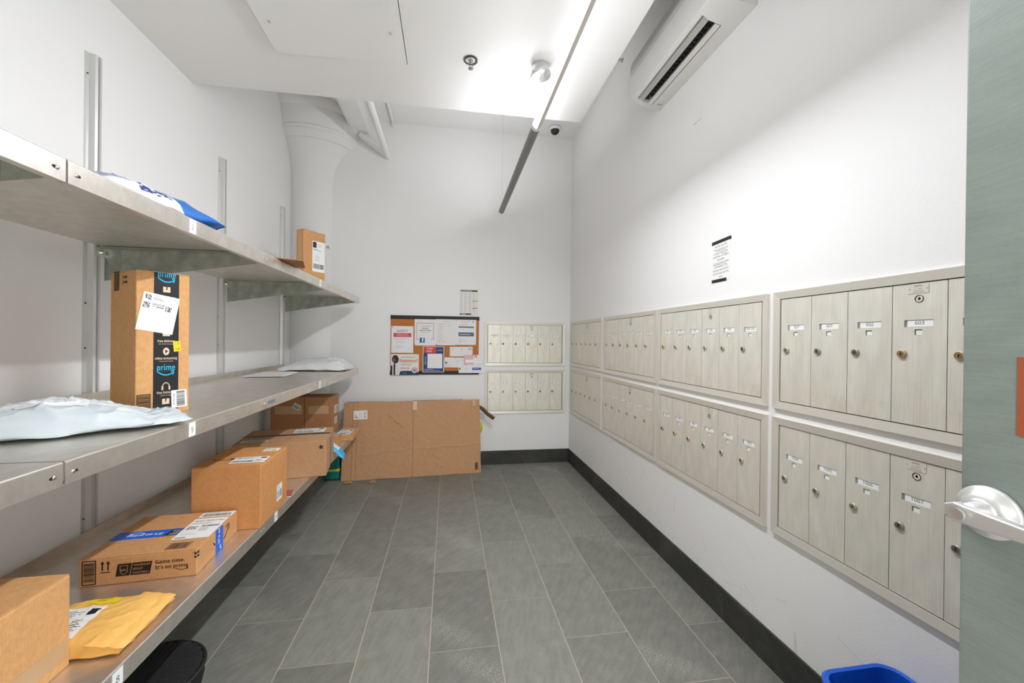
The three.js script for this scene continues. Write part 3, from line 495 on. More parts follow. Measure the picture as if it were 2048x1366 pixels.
// large carton leaning on the back wall
{
  const w = 1.36, h = 0.752, d = 0.12, lean = 0.17;
  const c = thing('large_carton', 'large worn flat carton leaning against the back wall', 'box', [-0.33, 0, -4.11], 0.074);
  const g = new THREE.BoxGeometry(w, h, d, 240, 90, 2).translate(0, h / 2, -d / 2), p = g.attributes.position;
  for (let i = 0; i < p.count; i++) {
    const x = p.getX(i), y = p.getY(i), z = p.getZ(i);
    let dz = 0.004 * fbm(x * 2.2, y * 2.2, 3);
    dz -= 0.006 * Math.exp(-(((x + 0.02) / 0.006) ** 2));            // upright crease in the middle
    dz -= 0.003 * Math.exp(-(((x + 0.56) / 0.007) ** 2)) + 0.003 * Math.exp(-(((x + 0.6) / 0.007) ** 2));
    dz -= 0.05 * Math.max(0, -x - 0.58) ;
    const gash = y - (0.6 - (x + 0.23) * 0.85 + 0.012 * N2(x * 30, 4)); if (x > -0.25 && x < -0.1) dz += 0.007 * Math.exp(-((gash / 0.009) ** 2));
    const fold = y - (0.27 + 0.05 * x + 0.012 * N2(x * 3, 1)); dz += 0.0025 * Math.exp(-((fold / 0.01) ** 2)) * (x > -0.5 ? 1 : 0);
    dz += 0.003 * Math.max(0, N2(x * 9 + 3, y * 9)) ** 3;
    const corner = Math.max(0, (x - 0.6) + (y - 0.42) * 0.35) ; dz -= 0.12 * corner * (y > 0.42 ? 1 : 0);
    p.setZ(i, z + (z > -d * 0.4 ? dz : 0)); p.setY(i, y + (y > h - 0.001 ? 0.006 * fbm(x * 3, 3, 3) : 0) + (y < 0.001 ? 0.008 * Math.max(0, fbm(x * 2.5, 9, 2)) : 0));
    p.setX(i, x + 0.004 * fbm(y * 4, x > 0 ? 5 : 15, 2) * (Math.abs(x) > w / 2 - 0.01 ? 1 : 0));
  }
  g.computeVertexNormals();
  const tilt = (o) => { o.rotation.x = -lean; return o; };
  tilt(part(c, 'body', metres(g), kraftC));
  const sub = new THREE.Group();
  const put = (name, geo, mat, x, y, z, rz = 0, label) => { const m = part(c, name, geo, mat, null, null, label); m.rotation.set(-lean, 0, 0); m.position.set(0, 0, 0); geo.rotateZ(rz).translate(x, y, z); return m; };
  put('shipping_label', box(0.13, 0.088, 0.0008), [white, white, white, white, sheetMat(260, 176, (k, W0, H0) => { fill(k, '#eeeae4', 0, 0, W0, H0); k.strokeStyle = '#999'; k.strokeRect(12, 12, W0 - 24, H0 - 24); bars(k, 26, 86, 34, 66, 12, false, '#777'); speckle(k, 66, 126, 22, 22, 7, 5, '#444'); lines(k, 100, 40, 70, 8, 14, 6, '#aaa', 3); bars(k, 196, 30, 30, 66, 14, false, '#888'); speckle(k, 196, 104, 30, 44, 8, 9, '#444'); }), white], -0.52, 0.625, 0.006, 0.03, 'white shipping label');
  put('tape', box(0.045, 0.09, 0.0006), clearTape, 0.005, 0.705, 0.0055); put('tape', box(0.035, 0.07, 0.0006), clearTape, 0.62, 0.72, -0.0); 
  put('printed_mark', new THREE.PlaneGeometry(0.036, 0.085), inkMat(72, 170, (k, W0, H0) => { text(k, '50', 34, 12, 18, '#4a3322'); k.strokeStyle = '#4a3322'; k.lineWidth = 6; k.strokeRect(6, 28, W0 - 12, H0 - 36); bars(k, 14, 40, W0 - 28, H0 - 60, 3, false, '#4a3322'); }), 0.635, 0.075, 0.0075);
  for (const [x, wd] of [[-0.48, 0.36], [0.24, 0.52]]) put('top_flap', box(wd, 0.003, d - 0.02), kraftInside, x, h + 0.003, -d / 2);
  // torn strip hanging from the upper corner
  const tear = new THREE.TubeGeometry(new THREE.CatmullRomCurve3([new THREE.Vector3(0.655, 0.68, -0.04), new THREE.Vector3(0.7, 0.66, -0.03), new THREE.Vector3(0.76, 0.6, -0.02), new THREE.Vector3(0.832, 0.545, -0.01)]), 20, 0.022, 6, false);
  { const q = tear.attributes.position, cv = tear.parameters.path; for (let i = 0; i < q.count; i++) { const r = Math.floor(i / 7), C = cv.getPointAt(Math.min(1, r / 20)); q.setZ(i, C.z + (q.getZ(i) - C.z) * 0.12); } tear.computeVertexNormals(); }
  put('torn_flap', tear, std({ color: 0x5d4630, roughness: 0.9 }), 0, 0, 0, 0, 'dark torn strip of card');
  put('strap_loop', new THREE.TorusGeometry(0.028, 0.0022, 8, 28), std({ color: 0x9a9890, roughness: 0.4 }), 0.7, 0.575, -0.04);
}
// thing behind the leaning carton and below the shelf end
{
  const b = thing('yellow_bag', 'yellow bag bulging out behind the large leaning carton', 'bag', [0.352, 0, -4.385], 0);
  part(b, 'body', new THREE.SphereGeometry(0.06, 20, 16).scale(0.42, 1, 0.5).translate(0, 0.42, 0.0), std({ color: 0xe2d21c, roughness: 0.45 }));
  part(b, 'stand', lathe([[0.02, 0], [0.02, 0.2], [0.014, 0.38]], 14).translate(-0.045, 0, 0), std({ color: 0x8f8e88, roughness: 0.5 }));
  const t = thing('teal_pouch', 'dark teal pouch with a yellow band on the floor by the shelf end', 'bag', [-1.105, 0, -4.12], 0.0);
  part(t, 'body', new RoundedBoxGeometry(0.15, 0.34, 0.07, 4, 0.025).translate(0, 0.172, 0), std({ color: 0x12706a, roughness: 0.5 }));
  part(t, 'band', new RoundedBoxGeometry(0.153, 0.045, 0.074, 3, 0.02).translate(0, 0.1, 0), std({ color: 0xc8c41e, roughness: 0.5 }), null, null, 'yellow band');
}

// ---------------------------------------------------------------- soft mailers
// a puffed bag: outline w x d, swelling to h, with folds
function bag(w, d, h, seed, o = {}) {
  const nx = o.nx ?? 46, nz = o.nz ?? 34, k = seed * 13.7;
  const shape = (u, v, top) => {
    const e = Math.max(0, 1 - Math.abs(u) ** (o.pu ?? 3.2)) * Math.max(0, 1 - Math.abs(v) ** (o.pv ?? 3.2)), lift = Math.pow(e, 0.55);
    const rid = 1 - Math.abs(N2(k + u * 0.9 + v * 0.6, v * 1.0 - k)), rid2 = 1 - Math.abs(N2(k * 2 + u * 1.9 - v, v * 1.6 + u * 0.7)), crease = (o.crease ?? 0.25) * (Math.pow(rid, 5) * 0.55 + Math.pow(rid2, 7) * 0.4 - 0.25);
    const puff = o.puff ? o.puff(u, v) : 1, edgeX = 1 + 0.03 * N2(v * 2 + k, 4), edgeZ = 1 + 0.03 * N2(u * 2 + k, 9);
    let y = top ? h * lift * puff * (1 + crease) : h * 0.06 * (1 - lift) ;
    y += (1 - lift) * (h * 0.12 + h * 0.1 * N2(u * 1.6 + k, v * 1.6)) * (o.edge ?? 1) + 0.0015;
    return [u * w / 2 * edgeX, y, v * d / 2 * edgeZ];
  };
  const patch = (u0, u1, v0, v1, top, lift, a, b) => {
    const pos = [], uv = [], idx = [];
    for (let j = 0; j <= b; j++) for (let i = 0; i <= a; i++) { const u = u0 + (u1 - u0) * i / a, v = v0 + (v1 - v0) * j / b, p = shape(u, v, top); pos.push(p[0], p[1] + lift, p[2]); uv.push(i / a, 1 - j / b); }
    for (let j = 0; j < b; j++) for (let i = 0; i < a; i++) { const q = j * (a + 1) + i; top ? idx.push(q, q + a + 1, q + 1, q + 1, q + a + 1, q + a + 2) : idx.push(q, q + 1, q + a + 1, q + 1, q + a + 2, q + a + 1); }
    const g = new THREE.BufferGeometry(); g.setAttribute('position', new THREE.Float32BufferAttribute(pos, 3)); g.setAttribute('uv', new THREE.Float32BufferAttribute(uv, 2)); g.setIndex(idx); g.computeVertexNormals(); return g;
  };
  return { body: keepUV([patch(-1, 1, -1, 1, true, 0.0012, nx, nz), patch(-1, 1, -1, 1, false, 0, nx, nz)]), on: (u0, u1, v0, v1, lift = 0.0022) => patch(u0, u1, v0, v1, true, lift, 18, 14) };
}
const poly1 = new THREE.MeshPhysicalMaterial({ color: 0xd6e0e4, roughness: 0.32, clearcoat: 0.2, side: THREE.DoubleSide });
const poly2 = new THREE.MeshPhysicalMaterial({ color: 0xe4e5e4, roughness: 0.35, clearcoat: 0.2, side: THREE.DoubleSide });
{
  const m = thing('poly_mailer', 'pale blue white plastic mailer lying in front of the tall carton', 'mailer', [-1.197, 1.0818, -1.405], 0.585, 'plastic mailers');
  const b = bag(0.5, 0.29, 0.085, 3, { crease: 0.22, nx: 70, nz: 44, puff: (u) => 0.75 + 0.35 * Math.exp(-(((u - 0.05) / 0.55) ** 2)) });
  part(m, 'body', b.body, poly1);
  part(m, 'shipping_label', b.on(-0.3, 0.38, -0.3, 0.5), sheetMat(320, 240, (g, W0, H0) => { fill(g, '#eef0f0', 0, 0, W0, H0); speckle(g, 60, 16, 26, 24, 6, 4); bars(g, 110, 26, 150, 22, 7); lines(g, 180, 56, 110, 5, 10, 6, '#777', 3); text(g, '2/5/9', 240, 140, 40, '#444', { family: 'serif' }); lines(g, 20, 90, 120, 8, 16, 6, '#ccc', 3); }, 0.35), null, null, 'white address label');
  const f = bag(0.16, 0.27, 0.028, 9, { crease: 0.5, nx: 18, nz: 24 });
  part(m, 'sealing_flap', f.body, poly1, [0.25, 0.006, -0.01], [0, 0.12, 0.04]);
}
{
  const m = thing('poly_mailer', 'white plastic mailer at the far end of the middle shelf', 'mailer', [-1.19, 1.0818, -3.93], 0.0, 'plastic mailers');
  const b = bag(0.56, 0.36, 0.105, 6, { crease: 0.3, pu: 4, puff: (u) => 0.55 + 0.5 * Math.min(1, (u + 1.1) / 1.3) });
  part(m, 'body', b.body, poly2);
  part(m, 'sealing_flap', bag(0.06, 0.3, 0.02, 11, { nx: 10, nz: 20 }).body, poly2, [-0.26, 0.02, 0.01], [0, 0, 0.35]);
}
{
  const m = thing('poly_mailer', 'blue and white plastic mailer on the top shelf', 'mailer', [-1.07, 1.7878, -1.56], 1.28, 'plastic mailers');
  const b = bag(0.44, 0.3, 0.095, 8, { crease: 0.12, nx: 60, puff: (u) => 0.95 - 0.2 * u });
  const print = sheetMat(512, 350, (g, W0, H0) => { fill(g, '#2166b4', 0, 0, W0, H0); g.fillStyle = '#dfe1e3'; g.beginPath(); g.moveTo(0, 0); g.lineTo(0, H0); g.lineTo(W0 * 0.6, H0); g.lineTo(W0 * 0.38, H0 * 0.62); g.lineTo(W0 * 0.12, H0 * 0.5); g.fill(); g.save(); g.transform(1, 0, -0.3, 1, 90, 0); bars(g, 10, 240, 130, 66, 23, true, '#2b3a82'); speckle(g, 150, 300, 130, 36, 9, 14, '#2b3a82'); g.restore(); fill(g, '#e9ebed', W0 * 0.7, 30, 120, 80); lines(g, W0 * 0.72, 40, 100, 5, 13, 4, '#3a5fb4', 5); }, 0.3);
  part(m, 'body', b.body, print);
  part(m, 'address_label', b.on(0.3, 0.75, -0.6, 0.2), sheetMat(160, 120, (g, W0, H0) => { fill(g, '#eef1f4', 0, 0, W0, H0); lines(g, 12, 16, 120, 6, 15, 4, '#456ab8', 5); }, 0.3), null, null, 'white address label');
}
{
  const m = thing('poly_mailer', 'sky blue and white plastic mailer squeezed beside the long carton', 'mailer', [-0.895, 0.5, -3.36], 0, 'plastic mailers');
  const b = bag(0.22, 0.13, 0.03, 12, { crease: 0.4, nx: 24, nz: 16 });
  m.rotation.set(0, 0.1, -0.75);
  part(m, 'body', b.body, std({ map: tex(canvas(128, 64, (g) => { fill(g, '#e7edf1', 0, 0, 128, 64); fill(g, '#3fb6e6', 84, 0, 44, 64); fill(g, '#3fb6e6', 0, 52, 128, 12); }), { clamp: true }), roughness: 0.35 }));
}
{
  const m = thing('padded_envelope', 'yellow padded envelope with white labels on the lowest shelf', 'envelope', [-1.065, Y3 + 0.001, -1.405], 0.06);
  const b = bag(0.3, 0.25, 0.05, 15, { crease: 0.16, edge: 0.6, pu: 5, pv: 5 });
  const yel = std({ color: 0xf6bf66, roughness: 0.6 });
  part(m, 'body', b.body, yel);
  part(m, 'shipping_label', b.on(-0.85, 0.1, -0.35, 0.75), shipLabel, null, null, 'white shipping label');
  part(m, 'sort_sticker', b.on(-0.4, 0.2, -0.85, -0.45), sheetMat(120, 50, (g, W0, H0) => { fill(g, '#f4d71c', 0, 0, W0, H0); lines(g, 30, 16, 50, 2, 12, 3, '#8a7a10', 4); }), null, null, 'yellow sticker');
  part(m, 'sealing_flap', bag(0.1, 0.25, 0.012, 18, { crease: 0.3, nx: 14, nz: 20, pu: 6, pv: 6 }).body, yel, [0.11, 0.026, 0], [0, 0, -0.2]);
}
{
  const e = thing('white_envelope', 'flat white paper envelope lying on the middle shelf', 'envelope', [-1.37, 1.0822, -3.42], 0.08);
  const b = bag(0.28, 0.42, 0.012, 21, { crease: 0.1, nx: 20, nz: 20, pu: 8, pv: 8 });
  part(e, 'sheet', b.body, std({ color: 0xf2efec, roughness: 0.7 }));
  part(e, 'sealing_flap', b.on(-0.95, 0.95, 0.55, 0.95, 0.0018), std({ color: 0xeceae6, roughness: 0.7 }));
  const r = thing('paper_envelope', 'red edged white envelope tip between the square and long cartons', 'envelope', [-0.965, Y3 + 0.006, -2.47], 0.2);
  part(r, 'sheet', new RoundedBoxGeometry(0.17, 0.006, 0.1, 1, 0.002), white); part(r, 'cover', box(0.17, 0.0012, 0.1, 0, 0.0036, 0), std({ color: 0xb1574a, roughness: 0.7 }));
}

// ---------------------------------------------------------------- cork board, papers
{
  const b = thing('cork_board', 'cork notice board with black rails on the back wall', 'notice board', [-0.611, 0.998, ZB]);
  const corkMap = pixels(256, 256, (x, y) => { const k = 1 + 0.12 * wrap(x, y, 256, 8, 3) + (rnd() - 0.5) * 0.18; return [190 * k, 118 * k, 58 * k]; });
  part(b, 'cork_panel', metres(span(0.004, 0.94, 0.02, 0.615, 0.001, 0.01)), std({ map: tex(corkMap, { repeat: [4, 4] }), roughness: 0.95 }));
  part(b, 'rail', new RoundedBoxGeometry(0.946, 0.04, 0.013, 1, 0.003).translate(0.473, 0.614, 0.0068), black); part(b, 'rail', new RoundedBoxGeometry(0.946, 0.04, 0.013, 1, 0.003).translate(0.473, 0.02, 0.0068), black);
}
const PX = (x) => -0.611 + (x - 781) * 0.00531, PY = (x, y) => 1.632 - (y - 630 - (x - 781) * 0.0225) * 0.00532;
const pinGeo = mergeGeometries([lathe([[0.0001, 0.009], [0.004, 0.008], [0.0045, 0.004], [0.003, 0.003], [0.003, 0], [0.0001, 0]], 10).rotateX(Math.PI / 2)]);
const pinMats = { red: std({ color: 0xb32020, roughness: 0.4 }), blue: std({ color: 0x20506a, roughness: 0.4 }), yellow: std({ color: 0xd8b820, roughness: 0.4 }), black, green: std({ color: 0x1e7058, roughness: 0.4 }), white };
function sheet(name, label, [x0, x1, y0, y1], depth, draw, pins, res = 5, tilt = 0) {
  const X0 = PX(x0), X1 = PX(x1), xm = (x0 + x1) / 2, Y0 = PY(xm, y1), Y1 = PY(xm, y0), w = X1 - X0, h = Y1 - Y0;
  const t = thing(name, label, 'flyer', [(X0 + X1) / 2, (Y0 + Y1) / 2, ZB + depth], 0);
  t.rotation.z = tilt;
  const mat = sheetMat(Math.round(w * 1000), Math.round(h * 1000), (g, W0, H0) => draw(g, W0, H0), 0.6);
  const seg = 8, g = new THREE.PlaneGeometry(w, h, seg, seg), p = g.attributes.position;
  for (let i = 0; i < p.count; i++) { const u = p.getX(i) / w, v = p.getY(i) / h; p.setZ(i, 0.0025 * Math.max(0, -v + 0.1) * (1 + N2(u * 2 + x0, v))); }
  g.computeVertexNormals(); mat.side = THREE.DoubleSide;
  part(t, 'paper', g, mat);
  for (const [u, v, c] of pins) part(t, 'push_pin', pinGeo, pinMats[c], [u * w, v * h, 0.0015]);
  return t;
}
sheet('safety_flyer', 'white flyer headed SAFETY with a red band on the cork board', [783, 826.2, 652.3, 706], 0.0145, (g, w, h) => { fill(g, '#efeeed', 0, 0, w, h); text(g, 'SAFETY', w / 2, h * 0.18, h * 0.13, '#6a6a6e', { max: w * 0.7 }); fill(g, '#d9474a', w * 0.1, h * 0.26, w * 0.8, h * 0.15); text(g, 'What you can do at', w / 2, h * 0.3, h * 0.048, '#fff', { max: w * 0.7 }); text(g, 'The Old Shoe Factory', w / 2, h * 0.365, h * 0.05, '#fff', { max: w * 0.7 }); lines(g, w * 0.16, h * 0.47, w * 0.6, 2, h * 0.05, 3, '#999', 2); lines(g, w * 0.2, h * 0.58, w * 0.6, 2, h * 0.05, 5, '#aaa', 2); lines(g, w * 0.2, h * 0.72, w * 0.6, 3, h * 0.045, 6, '#aaa', 2); }, [[0.42, 0.46, 'yellow'], [-0.44, 0.46, 'black']]);
sheet('square_frame_flyer', 'white flyer with a thin square frame and blue logo on the cork board', [828.2, 870.2, 638.8, 692], 0.0145, (g, w, h) => { fill(g, '#eceae8', 0, 0, w, h); g.strokeStyle = '#6d7072'; g.lineWidth = 4; g.strokeRect(w * 0.1, h * 0.15, w * 0.8, h * 0.61); text(g, 'LIKE YOUR NEIGHBORS at', w / 2, h * 0.26, h * 0.042, '#888', { max: w * 0.66 }); text(g, 'THE OLD', w / 2, h * 0.345, h * 0.062, '#444', { weight: 'bold' }); text(g, 'SHOE FACTORY', w / 2, h * 0.425, h * 0.062, '#444', { weight: 'bold', max: w * 0.68 }); text(g, 'FACEBOOK GROUP', w / 2, h * 0.51, h * 0.042, '#888', { max: w * 0.6 }); lines(g, w * 0.2, h * 0.6, w * 0.6, 1, 6, 4, '#bbb', 2); fill(g, '#eceae8', w * 0.2, h * 0.7, w * 0.58, h * 0.1); fill(g, '#2f6f9e', w * 0.24, h * 0.7, w * 0.25, h * 0.19); text(g, 'f', w * 0.39, h * 0.8, h * 0.2, '#f4f6f8', { weight: 'bold' }); }, [[-0.32, 0.44, 'yellow'], [-0.47, -0.47, 'red'], [0.47, -0.47, 'yellow']]);
sheet('letter_sheet', 'white letter sheet in fine grey print, middle top of the cork board', [870.2, 913, 639, 692], 0.0141, (g, w, h) => { fill(g, '#eae8e6', 0, 0, w, h); lines(g, w * 0.35, h * 0.08, w * 0.3, 1, 6, 3, '#aa8', 3); for (let i = 0; i < 9; i++) lines(g, w * 0.08, h * (0.17 + i * 0.085), w * 0.42, 2, h * 0.025, i + 3, '#b3b1af', 2); lines(g, w * 0.55, h * 0.18, w * 0.3, 3, h * 0.04, 8, '#b9b7b5', 2); }, [[-0.47, 0.46, 'white'], [0.47, 0.45, 'green'], [-0.45, -0.47, 'black'], [0.46, -0.47, 'blue']]);
sheet('bar_heading_flyer', 'white flyer with two slate blue bars on the cork board', [913, 952.5, 640, 692], 0.0147, (g, w, h) => { fill(g, '#eceae9', 0, 0, w, h); lines(g, w * 0.2, h * 0.06, w * 0.5, 2, h * 0.04, 3, '#c08a88', 2); lines(g, w * 0.1, h * 0.18, w * 0.7, 2, h * 0.035, 5, '#aaa', 2); fill(g, '#5d6f7c', w * 0.08, h * 0.265, w * 0.8, h * 0.055); lines(g, w * 0.1, h * 0.39, w * 0.6, 1, 6, 6, '#aaa', 2); fill(g, '#566a78', w * 0.08, h * 0.5, w * 0.8, h * 0.155); lines(g, w * 0.14, h * 0.57, w * 0.62, 1, 6, 3, '#c3ccd2', 7); lines(g, w * 0.1, h * 0.74, w * 0.5, 4, h * 0.04, 7, '#c5a9a7', 2); g.fillStyle = '#5a6a5e'; g.beginPath(); g.moveTo(w * 0.8, h * 0.1); g.lineTo(w * 0.88, h * 0.1); g.lineTo(w * 0.84, h * 0.03); g.fill(); }, [[0.12, 0.45, 'black'], [0.45, -0.47, 'red'], [-0.34, -0.38, 'black']]);
sheet('summer_flyer', 'landscape flyer reading Summer with an orange title and a person printed on it', [782.5, 837.3, 708.6, 750.6], 0.0145, (g, w, h) => {
  fill(g, '#efe9e2', 0, 0, w, h);
  g.fillStyle = '#17365f'; g.beginPath(); g.moveTo(w * 0.3, h); g.lineTo(w * 0.34, h * 0.82); g.quadraticCurveTo(w * 0.6, h * 0.76, w, h * 0.86); g.lineTo(w, h); g.fill();
  g.fillStyle = '#e9e7e6'; g.beginPath(); g.moveTo(w * 0.02, h); g.lineTo(w * 0.03, h * 0.48); g.lineTo(w * 0.2, h * 0.4); g.lineTo(w * 0.27, h * 0.55); g.lineTo(w * 0.28, h); g.fill(); g.fillStyle = '#2a2226'; g.fillRect(w * 0.1, h * 0.46, w * 0.06, h * 0.54); g.fillRect(0, h * 0.55, w * 0.06, h * 0.45);
  g.fillStyle = '#231b1b'; g.beginPath(); g.ellipse(w * 0.16, h * 0.25, w * 0.12, h * 0.2, 0, 0, 7); g.fill(); g.fillStyle = '#7d5443'; g.beginPath(); g.ellipse(w * 0.11, h * 0.3, w * 0.05, h * 0.11, 0, 0, 7); g.fill();
  lines(g, w * 0.36, h * 0.14, w * 0.6, 1, 6, 3, '#555', 4); text(g, 'Summer!', w * 0.64, h * 0.31, h * 0.22, '#d9572c', { family: 'serif', weight: 'bold', max: w * 0.68 });
  lines(g, w * 0.36, h * 0.46, w * 0.6, 2, h * 0.055, 5, '#666', 3); text(g, '$49.95 INC.', w * 0.52, h * 0.67, h * 0.09, '#c8463c', { weight: 'bold', max: w * 0.34 });
  g.fillStyle = '#d7d3dd'; g.strokeStyle = '#c24a50'; g.lineWidth = 5; g.beginPath(); g.ellipse(w * 0.85, h * 0.78, w * 0.1, h * 0.13, 0, 0, 7); g.fill(); g.stroke(); fill(g, '#2c5fa0', w * 0.81, h * 0.74, w * 0.08, h * 0.07); lines(g, w * 0.4, h * 0.88, w * 0.34, 2, h * 0.05, 7, '#8fa3c0', 3);
}, [[0.44, 0.45, 'red'], [-0.46, 0.46, 'yellow']]);
sheet('day_pass_flyer', 'navy and red flyer reading 3 DAY PASS on the cork board', [845, 887.6, 694, 746.3], 0.0145, (g, w, h) => { fill(g, '#e9e9ea', 0, 0, w, h); fill(g, '#1d4179', w * 0.03, h * 0.02, w * 0.94, h * 0.96); fill(g, '#dc3f36', w * 0.04, h * 0.02, w * 0.58, h * 0.23); text(g, '3 DAY', w * 0.33, h * 0.085, h * 0.085, '#f4f0ee', { weight: 'bold', max: w * 0.44 }); text(g, 'PASS', w * 0.3, h * 0.19, h * 0.085, '#f4f0ee', { weight: 'bold' }); text(g, 'FITNESS', w * 0.8, h * 0.1, h * 0.04, '#b9a0b8', { weight: 'bold', max: w * 0.28 }); text(g, 'AUTHORITY', w * 0.8, h * 0.16, h * 0.045, '#cfc9dd', { weight: 'bold', max: w * 0.3 }); fill(g, '#f1efec', w * 0.22, h * 0.28, w * 0.7, h * 0.57); g.save(); g.translate(w * 0.13, h * 0.55); g.rotate(1.57); text(g, 'OFICINA', 0, 0, h * 0.085, '#c9d3e2', { max: h * 0.42 }); g.restore(); lines(g, w * 0.08, h * 0.885, w * 0.82, 2, h * 0.04, 4, '#c4cfe0', 4); }, [[0.4, 0.46, 'black']]);
sheet('posted_letter', 'small white letter pinned above another on the cork board', [899, 945.6, 695.4, 715.2], 0.0155, (g, w, h) => { fill(g, '#eceae8', 0, 0, w, h); lines(g, w * 0.08, h * 0.14, w * 0.14, 3, h * 0.07, 3, '#9aa', 2); lines(g, w * 0.82, h * 0.14, w * 0.1, 3, h * 0.08, 4, '#77838c', 4); }, [[0.02, 0.25, 'black'], [0.44, 0.32, 'black']], 5, 0.01);
sheet('posted_card', 'small white card with a dark crest on the cork board', [888.5, 929, 717, 737.5], 0.0155, (g, w, h) => { fill(g, '#ebe9e7', 0, 0, w, h); g.fillStyle = '#555c60'; g.beginPath(); g.arc(w * 0.09, h * 0.54, h * 0.1, 0, 7); g.fill(); lines(g, w * 0.06, h * 0.72, w * 0.3, 2, h * 0.1, 4, '#aaa', 2); lines(g, w * 0.55, h * 0.35, w * 0.3, 2, h * 0.1, 6, '#bbb', 2); }, [[0.05, 0.42, 'yellow']], 5, -0.01);
sheet('striped_card', 'white card with a red striped panel, overlapping the edge of the cork board', [928, 964, 712.5, 732], 0.019, (g, w, h) => { fill(g, '#f1efee', 0, 0, w, h); for (let i = 0; i < 16; i++) fill(g, '#dd7f7c', w * i * 0.034, 0, w * 0.018, h); fill(g, '#f4f2f1', w * 0.08, h * 0.5, w * 0.5, h * 0.3); g.strokeStyle = '#cf5148'; g.lineWidth = 8; g.beginPath(); g.arc(w * 0.66, h * 0.2, h * 0.12, 2.4, 7.5); g.stroke(); }, [[-0.03, 0.46, 'red']]);
sheet('blue_tab_card', 'white card with a blue tab, hanging lowest off the cork board', [917.5, 964.8, 730.5, 749.6], 0.0165, (g, w, h) => { fill(g, '#f0eff0', 0, 0, w, h); fill(g, '#2f4f86', w * 0.03, h * 0.42, w * 0.05, h * 0.24); lines(g, w * 0.2, h * 0.4, w * 0.3, 3, h * 0.12, 4, '#bbb', 2); fill(g, '#4058a6', w * 0.58, h * 0.42, w * 0.39, h * 0.26); lines(g, w * 0.62, h * 0.52, w * 0.3, 1, 6, 3, '#b8c0da', 5); }, [[-0.2, 0.42, 'blue']]);
{
  const t = thing('trash_calendar', 'black and white pickup calendar taped above the cork board', 'calendar', [0.2165, 1.786, ZB + 0.0012]);
  const mat = sheetMat(208, 288, (g, w, h) => { fill(g, '#e9e7e3', 0, 0, w, h); fill(g, '#3a3936', 24, 6, w - 34, 18); lines(g, 36, 11, 110, 1, 6, 3, '#cfcdc8', 7); g.fillStyle = '#555'; g.beginPath(); g.arc(14, 14, 6, 0, 7); g.fill(); const R = seeded(9); for (let r = 0; r < 8; r++) for (let c = 0; c < 4; c++) for (let k = 0; k < 4; k++) lines(g, 14 + c * 46, 38 + r * 26 + k * 5, 24 * (0.6 + R() * 0.5), 1, 4, r * 5 + c + k, '#a9a7a2', 2); fill(g, '#bcc48a', w * 0.66, 118, w * 0.3, 16); fill(g, '#c96a64', w * 0.66, 200, w * 0.3, 9); fill(g, '#3d3b36', 6, h - 26, w * 0.6, 16); lines(g, 20, h - 21, 80, 1, 6, 5, '#cfcdc8', 6); });
  part(t, 'paper', box(0.207, 0.288, 0.0008), [white, white, white, white, mat, white]);
}
{
  const t = thing('handwritten_note', 'handwritten note fixed with black tape on the wall above the mailboxes', 'note', [XR, 1.797, -1.857], -Math.PI / 2);
  const mat = sheetMat(280, 430, (g, w, h) => { fill(g, '#eeedeb', 0, 0, w, h); const L = ['PLEASE RETURN', 'THE USB PACK OF', 'SONGS AND JUNK', 'WANTING TO ENJOY', 'WE WERE', 'NO QUESTIONS ASKED', 'OTHERWISE CCTV', 'FOOTAGE WILL BE SENT', 'TO PPD AND POSTED', 'ASAP']; L.forEach((s, i) => { g.save(); g.translate(w / 2, 52 + i * 37); g.rotate(-0.035 + 0.02 * Math.sin(i * 2.3)); text(g, s, 0, 0, 27, '#33322f', { max: w * 0.88 }); g.restore(); }); for (const [x, y, l] of [[70, 104, 150], [150, 142, 90], [40, 252, 190]]) fill(g, '#33322f', x, y, l, 3); });
  part(t, 'paper', box(0.134, 0.205, 0.0006, 0, 0, 0.0008), [white, white, white, white, mat, white]);
  part(t, 'black_tape', box(0.146, 0.017, 0.0005, 0.006, 0.1, 0.0016), black, null, [0, 0, 0.03]); part(t, 'black_tape', box(0.112, 0.016, 0.0005, -0.012, -0.1, 0.0016), black, null, [0, 0, 0.0]);
}
// blank plates and a hook
{
  const p = thing('blank_plate', 'blank white cover plate high on the back wall', 'cover plate', [0.263, 2.652, ZB], 0, 'painted cover plates'); part(p, 'plate', new RoundedBoxGeometry(0.072, 0.115, 0.006, 2, 0.002).translate(0, 0, 0.002), paint);
  const q = thing('blank_plate', 'blank white cover plate on the wall below the air conditioner', 'cover plate', [XR, 2.68, -2.07], -Math.PI / 2, 'painted cover plates'); part(q, 'plate', new RoundedBoxGeometry(0.075, 0.12, 0.006, 2, 0.002).translate(0, 0, 0.002), paint);
  const h = thing('wall_hook', 'small metal hook on the column beside the upright carton', 'hook', [-1.245, 2.32, -4.385], 0.5); part(h, 'shank', rod([0, 0, 0], [0, 0, 0.04], 0.008, 12), zinc); part(h, 'tip', rod([0, 0.004, 0.04], [0.012, -0.03, 0.042], 0.006, 10), zinc);
  const s = thing('edge_screw', 'small metal screw in the edge of the dropped ceiling', 'screw', [XD, YD + 0.012, -2.155], Math.PI / 2); part(s, 'shaft', rod([0, 0, 0], [0, 0, 0.03], 0.006, 10), zinc); part(s, 'head', rod([0, 0, 0.03], [0, 0, 0.034], 0.011, 12), zinc);
}

